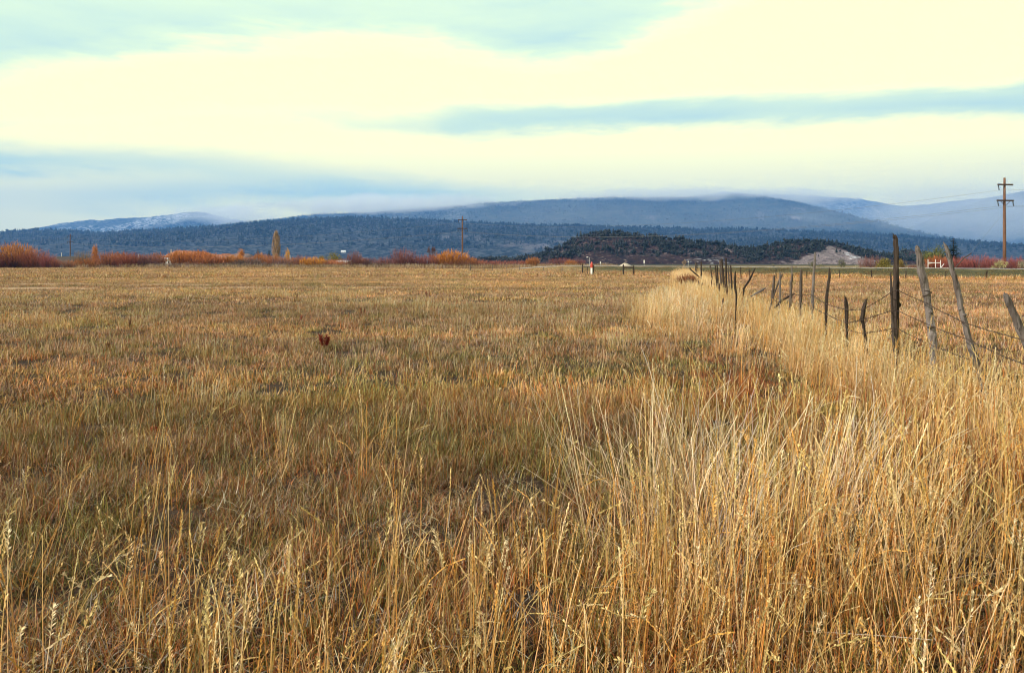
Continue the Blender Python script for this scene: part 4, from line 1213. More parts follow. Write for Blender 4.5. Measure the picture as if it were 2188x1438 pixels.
RUST = (.34, .105, .045); DRED = (.22, .060, .040); ORNG = (.62, .22, .030); BRIGHT = (.72, .30, .020); PURP = (.20, .085, .075); BRN = (.20, .11, .055); MAUVE = (.26, .14, .12); RED = (.30, .075, .055); YEL = (.70, .36, .02); OLV = (.26, .21, .03)
g1, g2 = 'brush along the far side of the field', 'trees behind the far brush'
TP = ('trunk', 'crown')
SH = 'shrub'
for row in [
    # left part of the brush row
    ('rich', -60, 540, 38, 212, RUST, 'willow_shrub', 'rust shrub cut off at the very start of the brush row', SH),
    ('rich', 28, 525, 34, 208, (.56, .22, .045), 'willow_shrub', 'large orange topped shrub beginning the brush row', SH),
    ('willow', 2, 542, 26, 205, DRED, 'willow_shrub', 'dark red shrub in front of the large orange topped one', SH),
    ('willow', 74, 536, 27, 206, (.33, .095, .04), 'willow_shrub', 'rust red rounded shrub next to the large orange topped one', SH),
    ('willow', 102, 549, 15, 204, RED, 'willow_shrub', 'low red shrub before the dark earth bank begins', SH),
    ('willow', 119, 553, 9, 204, RUST, 'willow_shrub', 'smallest rust shrub touching the dark earth bank', SH),
    ('willow', 147, 557, 13, 210, (.40, .15, .05), 'willow_shrub', 'low orange brown shrub in front of the dark earth bank', SH),
    ('willow', 178, 535, 17, 216, (.25, .17, .11), 'bare_shrub', 'thin greyish bare shrub beside the tall pointed orange tree', SH),
    ('leafy', 203, 521, 15, 214, (.55, .20, .03), 'cottonwood_tree', 'tall pointed orange tree standing up from the rust brush', 'tree'),
    ('willow', 190, 551, 24, 205, (.38, .13, .025), 'willow_shrub', 'orange brown shrub under the tall pointed orange tree', SH),
    ('willow', 232, 539, 24, 208, (.36, .12, .045), 'willow_shrub', 'rust shrub just beyond the tall pointed orange tree', SH),
    ('willow', 272, 540, 26, 206, (.30, .08, .035), 'willow_shrub', 'dark rust shrub in the middle of the long rust stretch', SH),
    ('willow', 310, 546, 22, 208, PURP, 'willow_shrub', 'purplish brown shrub before the white shed', SH),
    ('rich', 336, 543, 14, 214, (.48, .17, .05), 'willow_shrub', 'small orange shrub right behind the white shed', SH),
    ('willow', 352, 561, 26, 203, (.17, .11, .08), 'willow_shrub', 'low grey brown scrub in front of the white shed', SH),
    ('rich', 385, 540, 20, 214, (.60, .21, .03), 'willow_shrub', 'orange shrub before the red end of the sandstone outcrop', SH),
    ('rich', 424, 542, 27, 214, (.58, .19, .035), 'willow_shrub', 'wide orange rust shrub before the middle of the sandstone', SH),
    ('willow', 400, 560, 30, 203, (.20, .10, .06), 'willow_shrub', 'low brown scrub under the red sandstone', SH),
    ('rich', 455, 546, 26, 208, (.48, .16, .04), 'willow_shrub', 'low rust shrub before the pale streaks of the sandstone', SH),
    ('willow', 470, 563, 36, 203, (.18, .115, .08), 'willow_shrub', 'low grey brown scrub below the pale sandstone streaks', SH),
    ('leafy', 514, 531, 15, 232, (.62, .23, .025), 'cottonwood_tree', 'round orange tree on the pale sandstone crest', 'tree'),
    ('rich', 500, 545, 18, 210, (.58, .22, .03), 'willow_shrub', 'orange shrub below the round orange tree', SH),
    ('willow', 532, 552, 28, 206, (.15, .10, .08), 'bare_shrub', 'dark grey brown shrub below the white sandstone knob', SH),
    ('willow', 500, 561, 22, 203, (.13, .095, .07), 'bare_shrub', 'dark low shrub just before the dark grey brown one', SH),
    ('spruce', 551, 531, 14, 262, (.016, .034, .020), 'spruce_tree', 'small dark conifer behind the brush, the one nearer the sandstone', 'tree'),
    ('spruce', 575, 534, 12, 262, (.016, .034, .022), 'spruce_tree', 'smallest dark conifer, close beside the bare poplar', 'tree'),
    ('rich', 557, 541, 11, 214, (.58, .21, .03), 'willow_shrub', 'small orange shrub in front of the two dark conifers', SH),
    ('willow', 584, 546, 19, 208, (.45, .16, .05), 'willow_shrub', 'orange brown shrub at the foot of the poplar', SH),
    ('willow', 604, 549, 17, 206, (.26, .13, .09), 'willow_shrub', 'brown shrub between the poplar and the yellow tree', SH),
    ('poplar', 590, 498, 9, 250, (.42, .27, .15), 'poplar_tree', 'tall narrow bare poplar rising above the brush', 'tree'),
    ('leafy', 615, 532, 9, 246, YEL, 'cottonwood_tree', 'small bright yellow tree beside the tall poplar', 'tree'),
    ('willow', 575, 561, 40, 203, (.20, .13, .10), 'willow_shrub', 'low grey brown scrub below the poplar', SH),
    ('willow', 648, 546, 19, 210, (.30, .12, .08), 'willow_shrub', 'red brown shrub before the brightest orange bush', SH),
    ('rich', 668, 550, 20, 204, BRIGHT, 'willow_shrub', 'brightest low orange bush in front of the olive tree', SH),
    ('leafy', 706, 539, 27, 238, OLV, 'cottonwood_tree', 'broad olive yellow tree behind the brush', 'tree'),
    ('leafy', 686, 545, 12, 236, (.24, .16, .03), 'cottonwood_tree', 'small brownish olive tree leaning against the broad olive one', 'tree'),
    ('willow', 704, 553, 20, 207, (.52, .17, .05), 'willow_shrub', 'orange red shrub in front of the broad olive tree', SH),
    ('willow', 690, 566, 50, 202, (.27, .22, .13), 'willow_shrub', 'low pale scrub along the foot of the orange bushes', SH),
    ('willow', 757, 540, 14, 206, (.22, .075, .05), 'willow_shrub', 'dark red upright shrub after the white flat roof', SH),
    ('rich', 774, 550, 11, 210, (.46, .15, .05), 'willow_shrub', 'small orange brown shrub beside the dark red upright one', SH),
    ('willow', 789, 551, 13, 208, PURP, 'willow_shrub', 'purple brown shrub before the gap in the brush', SH),
    ('willow', 824, 549, 21, 206, (.28, .10, .075), 'willow_shrub', 'red brown shrub just after the gap in the brush', SH),
    ('willow', 862, 536, 22, 205, (.25, .078, .055), 'willow_shrub', 'tallest dark red shrub in the brush row', SH),
    ('willow', 889, 549, 14, 207, (.38, .11, .055), 'willow_shrub', 'small red shrub beside the tallest dark red one', SH),
    ('bare', 922, 522, 15, 232, (.16, .075, .065), 'bare_tree', 'leafless round topped tree behind the red shrubs', 'tree'),
    ('willow', 912, 548, 20, 206, (.30, .095, .07), 'willow_shrub', 'dark red shrub under the leafless tree', SH),
    ('willow', 936, 544, 18, 207, (.45, .15, .055), 'willow_shrub', 'orange red shrub next to the large bright orange one', SH),
    ('rich', 966, 539, 26, 206, (.66, .25, .02), 'willow_shrub', 'large bright orange shrub below the middle utility pole', SH),
    ('rich', 996, 550, 17, 207, (.58, .20, .035), 'willow_shrub', 'orange shrub just past the middle utility pole', SH),
    ('willow', 1020, 557, 18, 209, (.45, .15, .07), 'willow_shrub', 'low orange red shrub at the head of the low red row', SH),
    ('willow', 1046, 558, 20, 210, (.36, .11, .07), 'willow_shrub', 'second shrub of the low red row', SH),
    ('willow', 1074, 558, 19, 212, (.34, .11, .075), 'willow_shrub', 'third shrub of the low red row', SH),
    ('willow', 1100, 558, 18, 214, (.32, .10, .07), 'willow_shrub', 'last shrub of the low red row', SH),
    ('rich', 1138, 553, 12, 206, (.52, .19, .03), 'willow_shrub', 'orange yellow shrub standing alone after the low red row', SH),
    ('willow', 1122, 557, 13, 208, (.34, .10, .05), 'willow_shrub', 'red shrub leaning on the lone orange yellow one', SH),
    ('willow', 1165, 561, 15, 222, (.28, .11, .08), 'willow_shrub', 'low mauve brown shrub after the lone orange yellow one', SH),
    ('willow', 1197, 552, 20, 230, (.24, .075, .06), 'willow_shrub', 'dull red shrub before the street lamp', SH),
    ('rich', 1219, 558, 10, 224, (.52, .19, .04), 'willow_shrub', 'small orange shrub in front of the dull red one', SH),
    ('willow', 1234, 554, 14, 232, (.22, .07, .06), 'willow_shrub', 'dark red shrub just beside the street lamp', SH),
    ('willow', 52, 546, 24, 222, DRED, 'willow_shrub', 'dark red shrub peeping between the two biggest rust shrubs', SH),
    ('rich', 252, 545, 24, 224, (.45, .16, .04), 'willow_shrub', 'orange brown shrub seen through the long rust stretch', SH),
    ('willow', 292, 548, 24, 222, RUST, 'willow_shrub', 'rust shrub behind the darkest rust one', SH),
    ('rich', 630, 550, 20, 222, (.50, .18, .04), 'willow_shrub', 'orange shrub just behind and below the yellow tree', SH),
    ('willow', 728, 556, 20, 216, (.40, .14, .06), 'willow_shrub', 'low red orange shrub in front of the white flat roofed building', SH),
    ('willow', 806, 560, 14, 204, (.20, .12, .08), 'willow_shrub', 'low brown scrub filling the gap in the brush', SH),
    ('willow', 845, 552, 18, 216, PURP, 'willow_shrub', 'purplish shrub behind the tallest dark red one', SH),
    ('willow', 980, 555, 24, 203, (.30, .12, .05), 'willow_shrub', 'low rust shrub in front of the middle utility pole', SH),
    # beyond the road
    ('bare', 1462, 553, 9, 160, (.40, .28, .18), 'bare_shrub', 'pale tan leafless shrub beside the far white sign', SH),
    ('sage', 1650, 562, 9, 128, (.22, .20, .13), 'sagebrush_shrub', 'low grey sagebrush on the road bank before the cliff', SH),
    ('sage', 1733, 558, 13, 122, (.14, .13, .06), 'sagebrush_shrub', 'dark olive sagebrush below the pale cliff, next to the tall slim post', SH),
    ('sage', 1757, 563, 16, 120, (.20, .18, .07), 'sagebrush_shrub', 'low yellowish sagebrush between two darker ones below the cliff', SH),
    ('sage', 1796, 553, 12, 121, (.12, .12, .06), 'sagebrush_shrub', 'dark round sagebrush at the end of the pale cliff', SH),
    ('sage', 1833, 566, 12, 112, (.48, .42, .28), 'sagebrush_shrub', 'pale straw brush on the bank beside the mauve shrub', SH),
    ('willow', 1857, 545, 19, 124, (.25, .115, .10), 'bare_shrub', 'mauve brown bare shrub beyond the road', SH),
    ('leafy', 1893, 551, 27, 118, (.24, .19, .02), 'leafy_shrub', 'yellow olive shrub beside the tallest post', SH),
    ('leafy', 1927, 554, 20, 120, (.25, .17, .03), 'leafy_shrub', 'smaller yellow olive shrub just past the tallest post', SH),
    ('willow', 1957, 563, 18, 116, (.20, .06, .05), 'willow_shrub', 'low dark red shrub behind the cracked grey post', SH),
    ('leafy', 1992, 526, 34, 170, (.18, .18, .035), 'cottonwood_tree', 'round green tree behind the white rail fence', 'tree'),
    ('rich', 2000, 545, 17, 122, (.48, .14, .04), 'willow_shrub', 'orange red shrub in front of the round green tree', SH),
    ('spruce', 2037, 507, 23, 150, (.020, .040, .026), 'spruce_tree', 'tall dark spruce beyond the road', 'tree'),
    ('willow', 2028, 550, 22, 116, (.28, .07, .05), 'willow_shrub', 'red shrub at the foot of the tall spruce', SH),
    ('willow', 2056, 546, 22, 118, (.30, .075, .06), 'willow_shrub', 'red shrub just past the tall spruce', SH),
    ('willow', 2092, 543, 25, 116, (.32, .085, .07), 'willow_shrub', 'red shrub between the spruce and the nearest utility pole', SH),
    ('willow', 2122, 547, 20, 114, (.28, .075, .06), 'willow_shrub', 'dark red shrub against the foot of the nearest utility pole', SH),
    ('willow', 2156, 548, 22, 116, (.28, .075, .065), 'willow_shrub', 'dull red shrub behind the large rabbitbrush', SH),
    ('willow', 2186, 546, 20, 114, (.32, .085, .07), 'willow_shrub', 'red shrub behind the rabbitbrush cut by the view', SH),
    ('willow', 2225, 545, 24, 114, (.30, .08, .06), 'willow_shrub', 'red shrub wholly past the nearest utility pole', SH),
    ('sage', 2142, 557, 18, 91, (.52, .47, .20), 'rabbitbrush_shrub', 'large pale yellow green rabbitbrush on the road edge', SH),
    ('sage', 2120, 567, 8, 93, (.46, .42, .18), 'rabbitbrush_shrub', 'small pale rabbitbrush beside the large one', SH),
    ('sage', 2184, 557, 13, 89, (.36, .33, .20), 'rabbitbrush_shrub', 'dull grey green rabbitbrush cut by the edge of the view', SH),
]:
    tree = row[8] == 'tree'
    plant(*row, g2 if tree else (g1 if row[4] > 200 else 'brush beyond the road'), TP if tree else ('stem', 'crown'))
# rusty clump in the fence grass
plant('rich', 1469, 584, 17, 50, (.34, .125, .05), 'rusty_shrub', 'rounded rust brown clump amid the pale grass at the fence end', SH)
o = post_mesh('dead_branch', M_WOOD_MID, [(2076, 541, .8), (2069, 546, 1.3), (2061, 550.5, 1.0), (2056, 556, 1.0)], 113.5, 120, sides=6)
tag(o, 'dark dead branch sticking out of the red brush', 'branch')

# ------------------------------------------------------------------ weeds in the field
def dock(px, ytop, ybot, hw, label, seed, cols):
    d = (EYE - 0.14) * FPX / (ybot - HORIZON)
    rng = np.random.default_rng(seed); b = Buf(); hgt = (ybot - ytop) * d / FPX * 1.05; w = hw * d / FPX
    x = (px - W / 2) / FPX * d; z = float(gz(x, d))
    root = empty('dock_plant', (x, d, z)); tag(root, label, 'weed', 'dried dock plants in the pasture')
    n = 7 if hw > 8 else 3; r = np.stack([rng.uniform(-.35, .35, n) * w, rng.uniform(-.3, .3, n) * w, np.zeros(n) - .02], -1)
    az = np.where(r[:, 0] > 0, 0.0, math.pi) + rng.normal(0, .6, n); L = hgt * rng.uniform(.75, 1.02, n)
    p, t = path(r, az, L, rng.uniform(.05, .30, n), rng.uniform(-.25, .1, n), 6)
    st = Buf(); V = []
    for i in range(n):
        tube(st, [tuple(q) for q in p[i]], [.006, .006, .005, .005, .004, .004, .003], 5, np.array(cols) * .8)
    m = int(60 + 60 * hw); i = rng.integers(0, n, m); u = rng.uniform(1.6, 5.95, m); a = u.astype(int); f = (u - a)[:, None]
    q = p[i, a] * (1 - f) + p[i, a + 1] * f + rng.normal(0, .009, (m, 3))
    c = np.array(cols) * rng.uniform(.5, 1.4, (m, 1))
    ribbons(b, rng, q, rng.uniform(0, 6.28, m), rng.uniform(.015, .04, m), rng.uniform(0, 1.6, m), rng.uniform(0, 1, m), rng.uniform(.010, .020, m), 2, c, c, .4)
    st.obj('stem', M_PLANT, root); b.obj('seed_head', M_PLANT, root)


RD_ = (.32, .036, .022); RB_ = (.27, .085, .042)
dock(692, 696, 728, 13, 'largest dark red dried dock plant in the middle of the pasture', 1, RD_)
dock(775, 646, 666, 6, 'reddish dock plant with two tops further out beyond the largest', 2, RB_)
dock(914, 611, 633, 5, 'slanting reddish dock plant nearest to the far brush', 3, RB_)
dock(641.5, 661, 676, 4, 'small dark red dock plant behind the largest one', 4, RD_)
dock(274, 665, 688, 5, 'brown dock plant by itself in the pale pasture', 5, (.24, .11, .06))
dock(635, 616, 632, 4, 'tiny brown dock plant beside the far bare soil', 6, (.24, .10, .05))
dock(325, 881, 900, 5, 'small orange red dock plant in the close rusty grass', 7, (.40, .07, .02))
dock(232, 709, 727, 3, 'slim red brown weed in the pale pasture', 8, (.26, .09, .04))

# dead stalks among the fence grass
for k, (x0, y0, x1, y1, d) in enumerate([(1493, 599, 1494, 612, 40), (1501, 604, 1498, 622, 36), (1514, 609, 1513, 622, 35), (1519.5, 596, 1521, 616, 35), (1526.5, 605, 1527, 613, 35), (1536.7, 604, 1537, 626, 28), (1549.5, 607, 1549, 620, 29), (1545.5, 636, 1544, 646, 22), (1553.5, 606, 1553.5, 640, 24), (1595, 640, 1596, 655, 21)]):
    rn = random.Random(k); a = P(x0, y0, d); c = P(x1, y1, d); b = Buf(); hd = Buf()
    c = c + (c - a).normalized() * 0.3
    tube(b, [c, c.lerp(a, .5), a.lerp(c, .1)], [.012, .010, .008], 5, (.10, .055, .035))
    tube(hd, [a.lerp(c, .45), a.lerp(c, .3), a.lerp(c, .1), a], [.012, .030, .026, .006], 7, (.085, .045, .028), True, .35, k)
    root = empty('dead_weed', (c.x, c.y, 0)); tag(root, 'dark dead weed stalk with a thick seed head in the pale fence grass', 'weed', 'dark dead weed stalks by the fence')
    for nm, q in (('stem', b), ('seed_head', hd)):
        o = q.obj(nm, M_PLANT, root); o.matrix_parent_inverse = Matrix.Translation(-root.location)

# ------------------------------------------------------------------ small built things
def at(px, d): return (px - W / 2) / FPX * d


def lower(py, d): return EYE + (HORIZON - py) * d / FPX


mp = empty('marker_post', (at(1264.3, 95), 95, 0)); tag(mp, 'white marker post with a red top beside the wooden brace', 'marker post')
b = Buf(); tube(b, [(0, 0, -.1), (0, 0, .9)], .13, 12); b.obj('post', M_WHITE, mp, False)
b = Buf(); tube(b, [(0, 0, .9), (0, 0, 1.36), (0, 0, 1.5), (0, 0, 1.62)], [.15, .15, .11, .05], 12); tube(b, [(-.2, 0, 1.15), (.2, 0, 1.15)], .05, 8); b.obj('cap', M_RED, mp)

sl = empty('street_lamp', (at(1260, 150), 150, float(gz(at(1260, 150), 150)))); tag(sl, 'small street lamp with a curved arm by the road', 'street lamp')
b = Buf(); tube(b, [(0, 0, 0), (0, 0, 1.1), (0, 0, 1.45)], [.06, .05, .045], 8); b.obj('pole', M_STEEL, sl)
b = Buf(); tube(b, [(0, 0, 1.42), (-.06, 0, 1.56), (-.2, 0, 1.62), (-.34, 0, 1.62)], .035, 6); b.obj('arm', M_STEEL, sl)
b = Buf(); tube(b, [(-.30, 0, 1.63), (-.45, 0, 1.64), (-.6, 0, 1.60)], [.05, .10, .05], 8); b.obj('lamp_head', M_WHITE, sl)


def sign(px, y0, y1, w, d, label, name='road_sign', diamond=False, base=0.3):
    x = at(px, d); z1, z0 = lower(y0, d), lower(y1, d); g = float(gz(x, d))
    root = empty(name, (x, d, g)); tag(root, label, 'sign', 'signs by the road')
    b = Buf(); tube(b, [(0, .04, -.1), (0, .04, z1 - g)], .035, 6); b.obj('post', M_STEEL, root)
    b = Buf(); ww = w * d / FPX; box(b, 0, 0, (z0 + z1) / 2 - g, ww, .03, z1 - z0); b.obj('board', M_WHITE, root)


sign(1283, 559, 563.5, 2.0, 150, 'small white sign board just past the street lamp')
sign(1376.4, 556, 562.5, 2.6, 150, 'tall narrow white sign board against the dark hill')
sign(1470.6, 558, 560.5, 2.2, 140, 'tiny white sign on a dark post beside the pale bare shrub')
for px, y0, y1, d, lab in ((365.6, 532.5, 550, 240, 'slim white pole next to the red end of the sandstone'), (131.3, 540, 551, 236, 'short white pole above the dark earth bank'), (296.4, 543.5, 553, 240, 'short pale pole amid the rust brush'), (619.8, 545, 556, 238, 'white post with a cap in front of the yellow tree')):
    x = at(px, d); z1 = lower(y0, d)
    root = empty('white_pole', (x, d, 0)); tag(root, lab, 'pole', 'white poles among the brush')
    b = Buf(); tube(b, [(0, 0, -.1), (0, 0, z1 * .5), (0, 0, z1 - .2)], [.08, .075, .07], 8); b.obj('pole', M_WHITE, root)
    b = Buf(); tube(b, [(0, 0, z1 - .2), (0, 0, z1 - .1), (0, 0, z1)], [.07, .13, .10], 8); b.obj('cap', M_STEEL, root)


def house(name, label, px0, px1, ytop, yeave, d, depth, wallm, roofm, nwin=3, gable=True, cat='building', base=0.0):
    x0, x1 = at(px0, d), at(px1, d); w = x1 - x0; zt, ze = lower(ytop, d), lower(yeave, d)
    zt -= base; ze -= base
    root = empty(name, ((x0 + x1) / 2, d + depth / 2, base)); tag(root, label, cat)
    b = Buf(); box(b, 0, 0, ze / 2 - .1, w, depth, ze + .2)
    if gable:
        v = [(-w / 2, -depth / 2 + .0, ze), (-w / 2, depth / 2, ze), (-w / 2, 0, zt - .12), (w / 2, -depth / 2, ze), (w / 2, depth / 2, ze), (w / 2, 0, zt - .12)]
        b.add(v, [(0, 1, 2), (3, 5, 4)])
    b.obj('wall', wallm, root)
    b = Buf(); o = .35
    for s in (-1, 1):
        v = [(-w / 2 - o, s * (depth / 2 + o), ze - .1), (w / 2 + o, s * (depth / 2 + o), ze - .1), (w / 2 + o, 0, zt), (-w / 2 - o, 0, zt)]
        v += [(a, c, e + .12) for a, c, e in v]
        b.add(v, [(0, 1, 2, 3), (4, 7, 6, 5), (0, 4, 5, 1), (1, 5, 6, 2), (2, 6, 7, 3), (3, 7, 4, 0)])
    b.obj('roof', roofm, root)
    for k in range(nwin):
        xx = -w / 2 + w * (k + .5) / nwin
        b = Buf(); box(b, xx, -depth / 2 - .02, ze * .62, w / nwin * .42, .05, ze * .34); f = b.obj('window', M_WHITE, root)
        b = Buf(); box(b, xx, -depth / 2 - .05, ze * .62, w / nwin * .34, .03, ze * .26); b.obj('pane', M_GLASS_DARK, f)


house('white_shed', 'low white shed among the rust brush beside the sandstone', 339.5, 364.5, 551.5, 554, 222, 5, M_WHITE, M_GREY_ROOF, 3)
house('farm_building', 'long low white building half hidden behind the orange red brush', 718, 742, 557.5, 560, 226, 6, M_WHITE, M_GREY_ROOF, 4)
X_, Y_, Z_, _, _ = ridgeA
j_ = int(np.argmin(np.abs(X_[0] / 1500 - (733 - W / 2) / FPX)))
k_ = int(np.argmax((Z_[:46, j_] - EYE) / Y_[:46, j_] * FPX > HORIZON - 540.5))
bd = float(Y_[k_, j_])
house('barn', 'far white roofed barn on the dark slope above the olive tree', 728.5, 738, 535.2, 537.6, bd - 8, 9, M_WHITE, M_WHITE, 2, base=float(Z_[k_, j_]) - 4)
eb2 = build_hill('dirt_mound', 'pale dirt mound by the road behind the dark railed brace', [(1322, 569), (1328, 565), (1334, 561.5), (1340, 563), (1347, 567), (1352, 570)], 151, 4, plain('pale_dirt', (.46, .38, .27), .95, 0, .3, 2.0), 15, .1, 40, 14, 2, .02, base=0.5)

# ------------------------------------------------------------------ sky, sun, air
SUN_EL, SUN_AZ = R(34), R(-112)     # sun behind the viewer's shoulder; azimuth measured from straight ahead
sun = bpy.data.lights.new('sun', 'SUN'); sun.energy = 5.0; sun.angle = R(0.6); sun.color = (1.0, 0.92, 0.82)
suno = link(bpy.data.objects.new('sun', sun))
sd = Vector((math.sin(SUN_AZ) * math.cos(SUN_EL), math.cos(SUN_AZ) * math.cos(SUN_EL), math.sin(SUN_EL)))
suno.rotation_euler = (-sd).to_track_quat('-Z', 'Y').to_euler()
suno.location = (0, 0, 50)

wo = bpy.data.worlds.new('World'); S.world = wo; wo.use_nodes = True
t = wo.node_tree; t.nodes.clear(); L = t.links.new
N = lambda k, **kw: mk(t, k, **kw)
sky = N('ShaderNodeTexSky', sky_type='NISHITA'); sky.sun_disc = False
sky.sun_elevation = SUN_EL; sky.sun_rotation = SUN_AZ; sky.altitude = 1800; sky.air_density = 1.0; sky.dust_density = 1.5
gen = N('ShaderNodeTexCoord').outputs['Generated']
sep = N('ShaderNodeSeparateXYZ'); L(gen, sep.inputs[0])
az = math_(N, L, 'ARCTAN2', sep.outputs[0], sep.outputs[1])
el = math_(N, L, 'ARCSINE', sep.outputs[2])
azn = math_(N, L, 'MULTIPLY_ADD', az, 1 / 1.6, 0.5)
AZR, ELR = 1.6, 0.4


def ae(px, py):
    r = ray(px, py).normalized()
    return math.atan2(r.x, r.y), math.asin(r.z)


def curve(pts):
    c = N('ShaderNodeFloatCurve'); cu = c.mapping.curves[0]
    pts = [(min(max(a, 0), 1), min(max(v, 0), 1)) for a, v in pts]
    while len(cu.points) < len(pts): cu.points.new(0.5, 0.5)
    for q, p_ in zip(cu.points, sorted(pts)): q.location = p_
    c.mapping.extend = 'HORIZONTAL'; c.mapping.update()
    L(azn, c.inputs['Value'])
    return c.outputs[0]


def elcurve(pix):
    return math_(N, L, 'MULTIPLY', curve([(ae(x, y)[0] / AZR + .5, ae(x, y)[1] / ELR) for x, y in pix]), ELR)


def ampcurve(pix): return curve([(ae(x, 300)[0] / AZR + .5, v) for x, v in pix])


# wisps stretched along the wind
sc3 = mapping(N, L, gen, (3.0, 3.0, 16.0)); w1 = noise(N, L, sc3, 1.0, 6, 0.6, 0.3)
sc4 = mapping(N, L, gen, (11.0, 11.0, 50.0), (3, 1, 2)); w2 = noise(N, L, sc4, 1.0, 5, 0.6, 0.2)
wob = math_(N, L, 'ADD', math_(N, L, 'MULTIPLY_ADD', w1, 0.05, -0.025), math_(N, L, 'MULTIPLY_ADD', w2, 0.022, -0.011))
elw = math_(N, L, 'ADD', el, wob)


def band(cen, thpx_up, thpx_dn, amp):
    d = math_(N, L, 'SUBTRACT', elw, elcurve(cen))
    up = math_(N, L, 'DIVIDE', math_(N, L, 'MAXIMUM', d, 0.0), thpx_up / FPX)
    dn = math_(N, L, 'DIVIDE', math_(N, L, 'MAXIMUM', math_(N, L, 'MULTIPLY', d, -1.0), 0.0), thpx_dn / FPX)
    s = math_(N, L, 'ADD', math_(N, L, 'POWER', up, 2.0), math_(N, L, 'POWER', dn, 2.0))
    g = math_(N, L, 'EXPONENT', math_(N, L, 'MULTIPLY', s, -1.0))
    return math_(N, L, 'MULTIPLY', g, ampcurve(amp))


edge = math_(N, L, 'SUBTRACT', elw, elcurve([(-400, 230), (0, 158), (200, 122), (400, 96), (650, 92), (850, 98), (1000, 115), (1130, 124), (1230, 105), (1330, 85), (1450, 40), (1560, -8), (1800, -110)]))
topm = ramp(N, L, math_(N, L, 'MULTIPLY_ADD', edge, 11.0, 0.35), [(0.0, 0), (0.6, 0.58), (1.0, 0.50)])
topm = math_(N, L, 'MULTIPLY', topm, math_(N, L, 'ADD', ramp(N, L, w1, [(0.3, 0.75), (0.7, 1.25)]), 0.2))
tot = topm
for args in [([(600, 262), (850, 262), (1100, 262), (1300, 255), (1450, 248), (1800, 228), (2188, 208), (2600, 190)], 38, 32, [(300, 0.0), (700, .15), (900, .40), (1080, .66), (1450, .68), (1700, .58), (2188, .74), (2800, .6)]),
             ([(-300, 335), (0, 346), (300, 352), (600, 366), (900, 385)], 36, 26, [(-300, .7), (0, .50), (250, .40), (500, .30), (700, .16), (900, 0)]),
             ([(-100, 425), (200, 420), (500, 415), (800, 408), (1100, 415)], 34, 36, [(-300, .15), (0, .15), (200, .28), (500, .40), (800, .46), (1000, .36), (1200, .2), (1500, .1), (1750, .0)]),
             ([(-300, 255), (100, 258), (500, 240), (800, 250)], 18, 16, [(-100, .18), (300, .14), (600, .16), (900, 0)])]:
    tot = math_(N, L, 'ADD', tot, band(*args))
tot = math_(N, L, 'MULTIPLY', tot, math_(N, L, 'MULTIPLY_ADD', w2, 0.5, 0.75), clamp=True)
CREAM = (14.5, 13.0, 4.7); MINT = (7.4, 8.9, 5.6); BLUE = (4.6, 6.6, 6.1)
cr = N('ShaderNodeValToRGB'); e = cr.color_ramp.elements
e.new(0.5)
for q, (p_, c_) in zip(e, ((0.10, CREAM), (0.5, MINT), (0.95, BLUE))):
    q.position = p_; q.color = (*[x / 15 for x in c_], 1)
L(tot, cr.inputs[0])
cl = mixc(N, L, 1.0, cr.outputs[0], (15, 15, 15), 'MULTIPLY')
# unseen overhead clouds are thinned to darker plain sky, cutting the fill light
cov = ramp(N, L, noise(N, L, mapping(N, L, gen, (2.2, 2.2, 4)), 1.0, 5, 0.55), [(0.38, 0.55), (0.6, 1.0)])
hi = ramp(N, L, el, [(0.36, 1.0), (0.62, 0.0)])
covm = math_(N, L, 'MAXIMUM', hi, math_(N, L, 'MULTIPLY', cov, 0.22))
fin = mixc(N, L, covm, sky.outputs[0], cl)
bg = N('ShaderNodeBackground'); bg.inputs['Strength'].default_value = 0.1
L(fin, bg.inputs[0]); out = N('ShaderNodeOutputWorld'); L(bg.outputs[0], out.inputs[0])


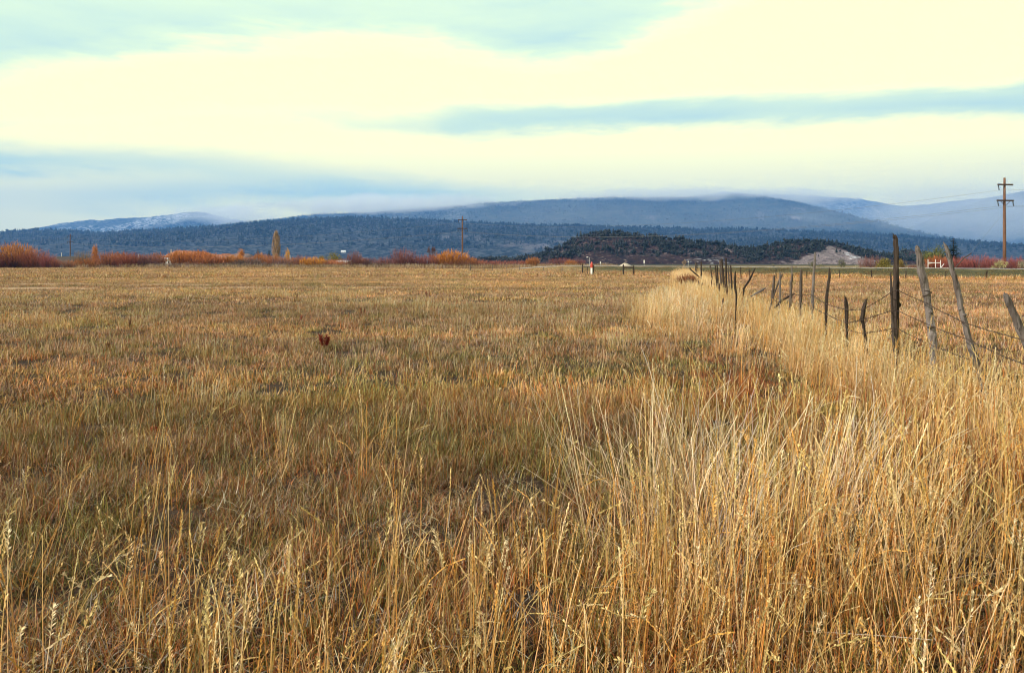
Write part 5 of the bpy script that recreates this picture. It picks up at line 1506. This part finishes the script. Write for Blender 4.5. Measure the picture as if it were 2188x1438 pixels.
def volume_box(name, label, lo, hi_, density, color, noisy=None, aniso=0.0):
    b = Buf(); box(b, *[(a + c) / 2 for a, c in zip(lo, hi_)], *[c - a for a, c in zip(lo, hi_)])
    m, t2_, N2 = nt(name + '_air'); L2 = t2_.links.new
    v = N2('ShaderNodeVolumePrincipled'); v.inputs['Color'].default_value = (*color, 1); v.inputs['Density'].default_value = density
    v.inputs['Anisotropy'].default_value = aniso
    if noisy:
        g = N2('ShaderNodeTexCoord').outputs['Generated']
        q = N2('ShaderNodeVectorMath', operation='MULTIPLY_ADD'); q.inputs[1].default_value = (2, 2, 2); q.inputs[2].default_value = (-1, -1, -1); L2(g, q.inputs[0])
        ln = N2('ShaderNodeVectorMath', operation='LENGTH'); L2(q.outputs[0], ln.inputs[0])
        pos = N2('ShaderNodeNewGeometry').outputs['Position']
        nn = noise(N2, L2, mapping(N2, L2, pos, (1, 1, 2.5)), noisy, 4, 0.6, 0.3)
        f = math_(N2, L2, 'SUBTRACT', math_(N2, L2, 'MULTIPLY', nn, 2.1), math_(N2, L2, 'POWER', ln.outputs['Value'], 2.0))
        f = math_(N2, L2, 'MULTIPLY', math_(N2, L2, 'SUBTRACT', f, 0.35), 1.6, clamp=True)
        L2(math_(N2, L2, 'MULTIPLY', f, density), v.inputs['Density'])
    o = N2('ShaderNodeOutputMaterial'); L2(v.outputs[0], o.inputs['Volume'])
    return tag(b.obj(name, m), label, kind='stuff')


HAZE = 0.95e-4
volume_box('haze', 'thin bluish air filling the whole valley', (-12500, -1550, -4.5), (12500, 12700, 1120), HAZE, (0.15, 0.42, 0.98))


def mist(px0, px1, py0, py1, d, thick, density, label, ns):
    a, c = P(px0, py1, d), P(px1, py0, d)
    volume_box('mist', label, (a.x, d - thick / 2, a.z), (c.x, d + thick / 2, c.z), density, (0.98, 0.985, 0.96), ns, 0.1)


for args in [(520, 1180, 408, 474, 6700, 900, 0.0050, 'soft low cloud bank lying along the crest of the blue mountain', 0.0040),
             (1080, 1960, 396, 446, 6700, 900, 0.0040, 'thin bright mist hiding the rounded mountain top', 0.0040),
             (330, 640, 425, 500, 7500, 900, 0.0030, 'torn white cloud wrapped round the snowy mountain', 0.0035),
             (1640, 2600, 372, 540, 5200, 1300, 0.0011, 'pale drifting mist before the slope beyond the tall spruce', 0.0016),
             (600, 2350, 392, 560, 4950, 500, 0.0005, 'thin grey veil of mist between the dark ridge and the mountain', 0.0009)]:
    mist(*args)
S.cycles.use_denoising = True
S.cycles.denoiser = 'OPENIMAGEDENOISE'
S.cycles.denoising_input_passes = 'RGB_ALBEDO_NORMAL'
S.cycles.denoising_prefilter = 'ACCURATE'
S.cycles.use_adaptive_sampling = False
S.cycles.filter_width = 1.15
S.cycles.volume_bounces = 5
S.cycles.max_bounces = 8
S.cycles.diffuse_bounces = 3
S.cycles.transparent_max_bounces = 8
S.cycles.volume_step_rate = 1.0
S.cycles.volume_max_steps = 128
S.view_settings.view_transform = 'Standard'
S.view_settings.look = 'None'
S.view_settings.exposure = 0.5
S.view_settings.gamma = 1.0
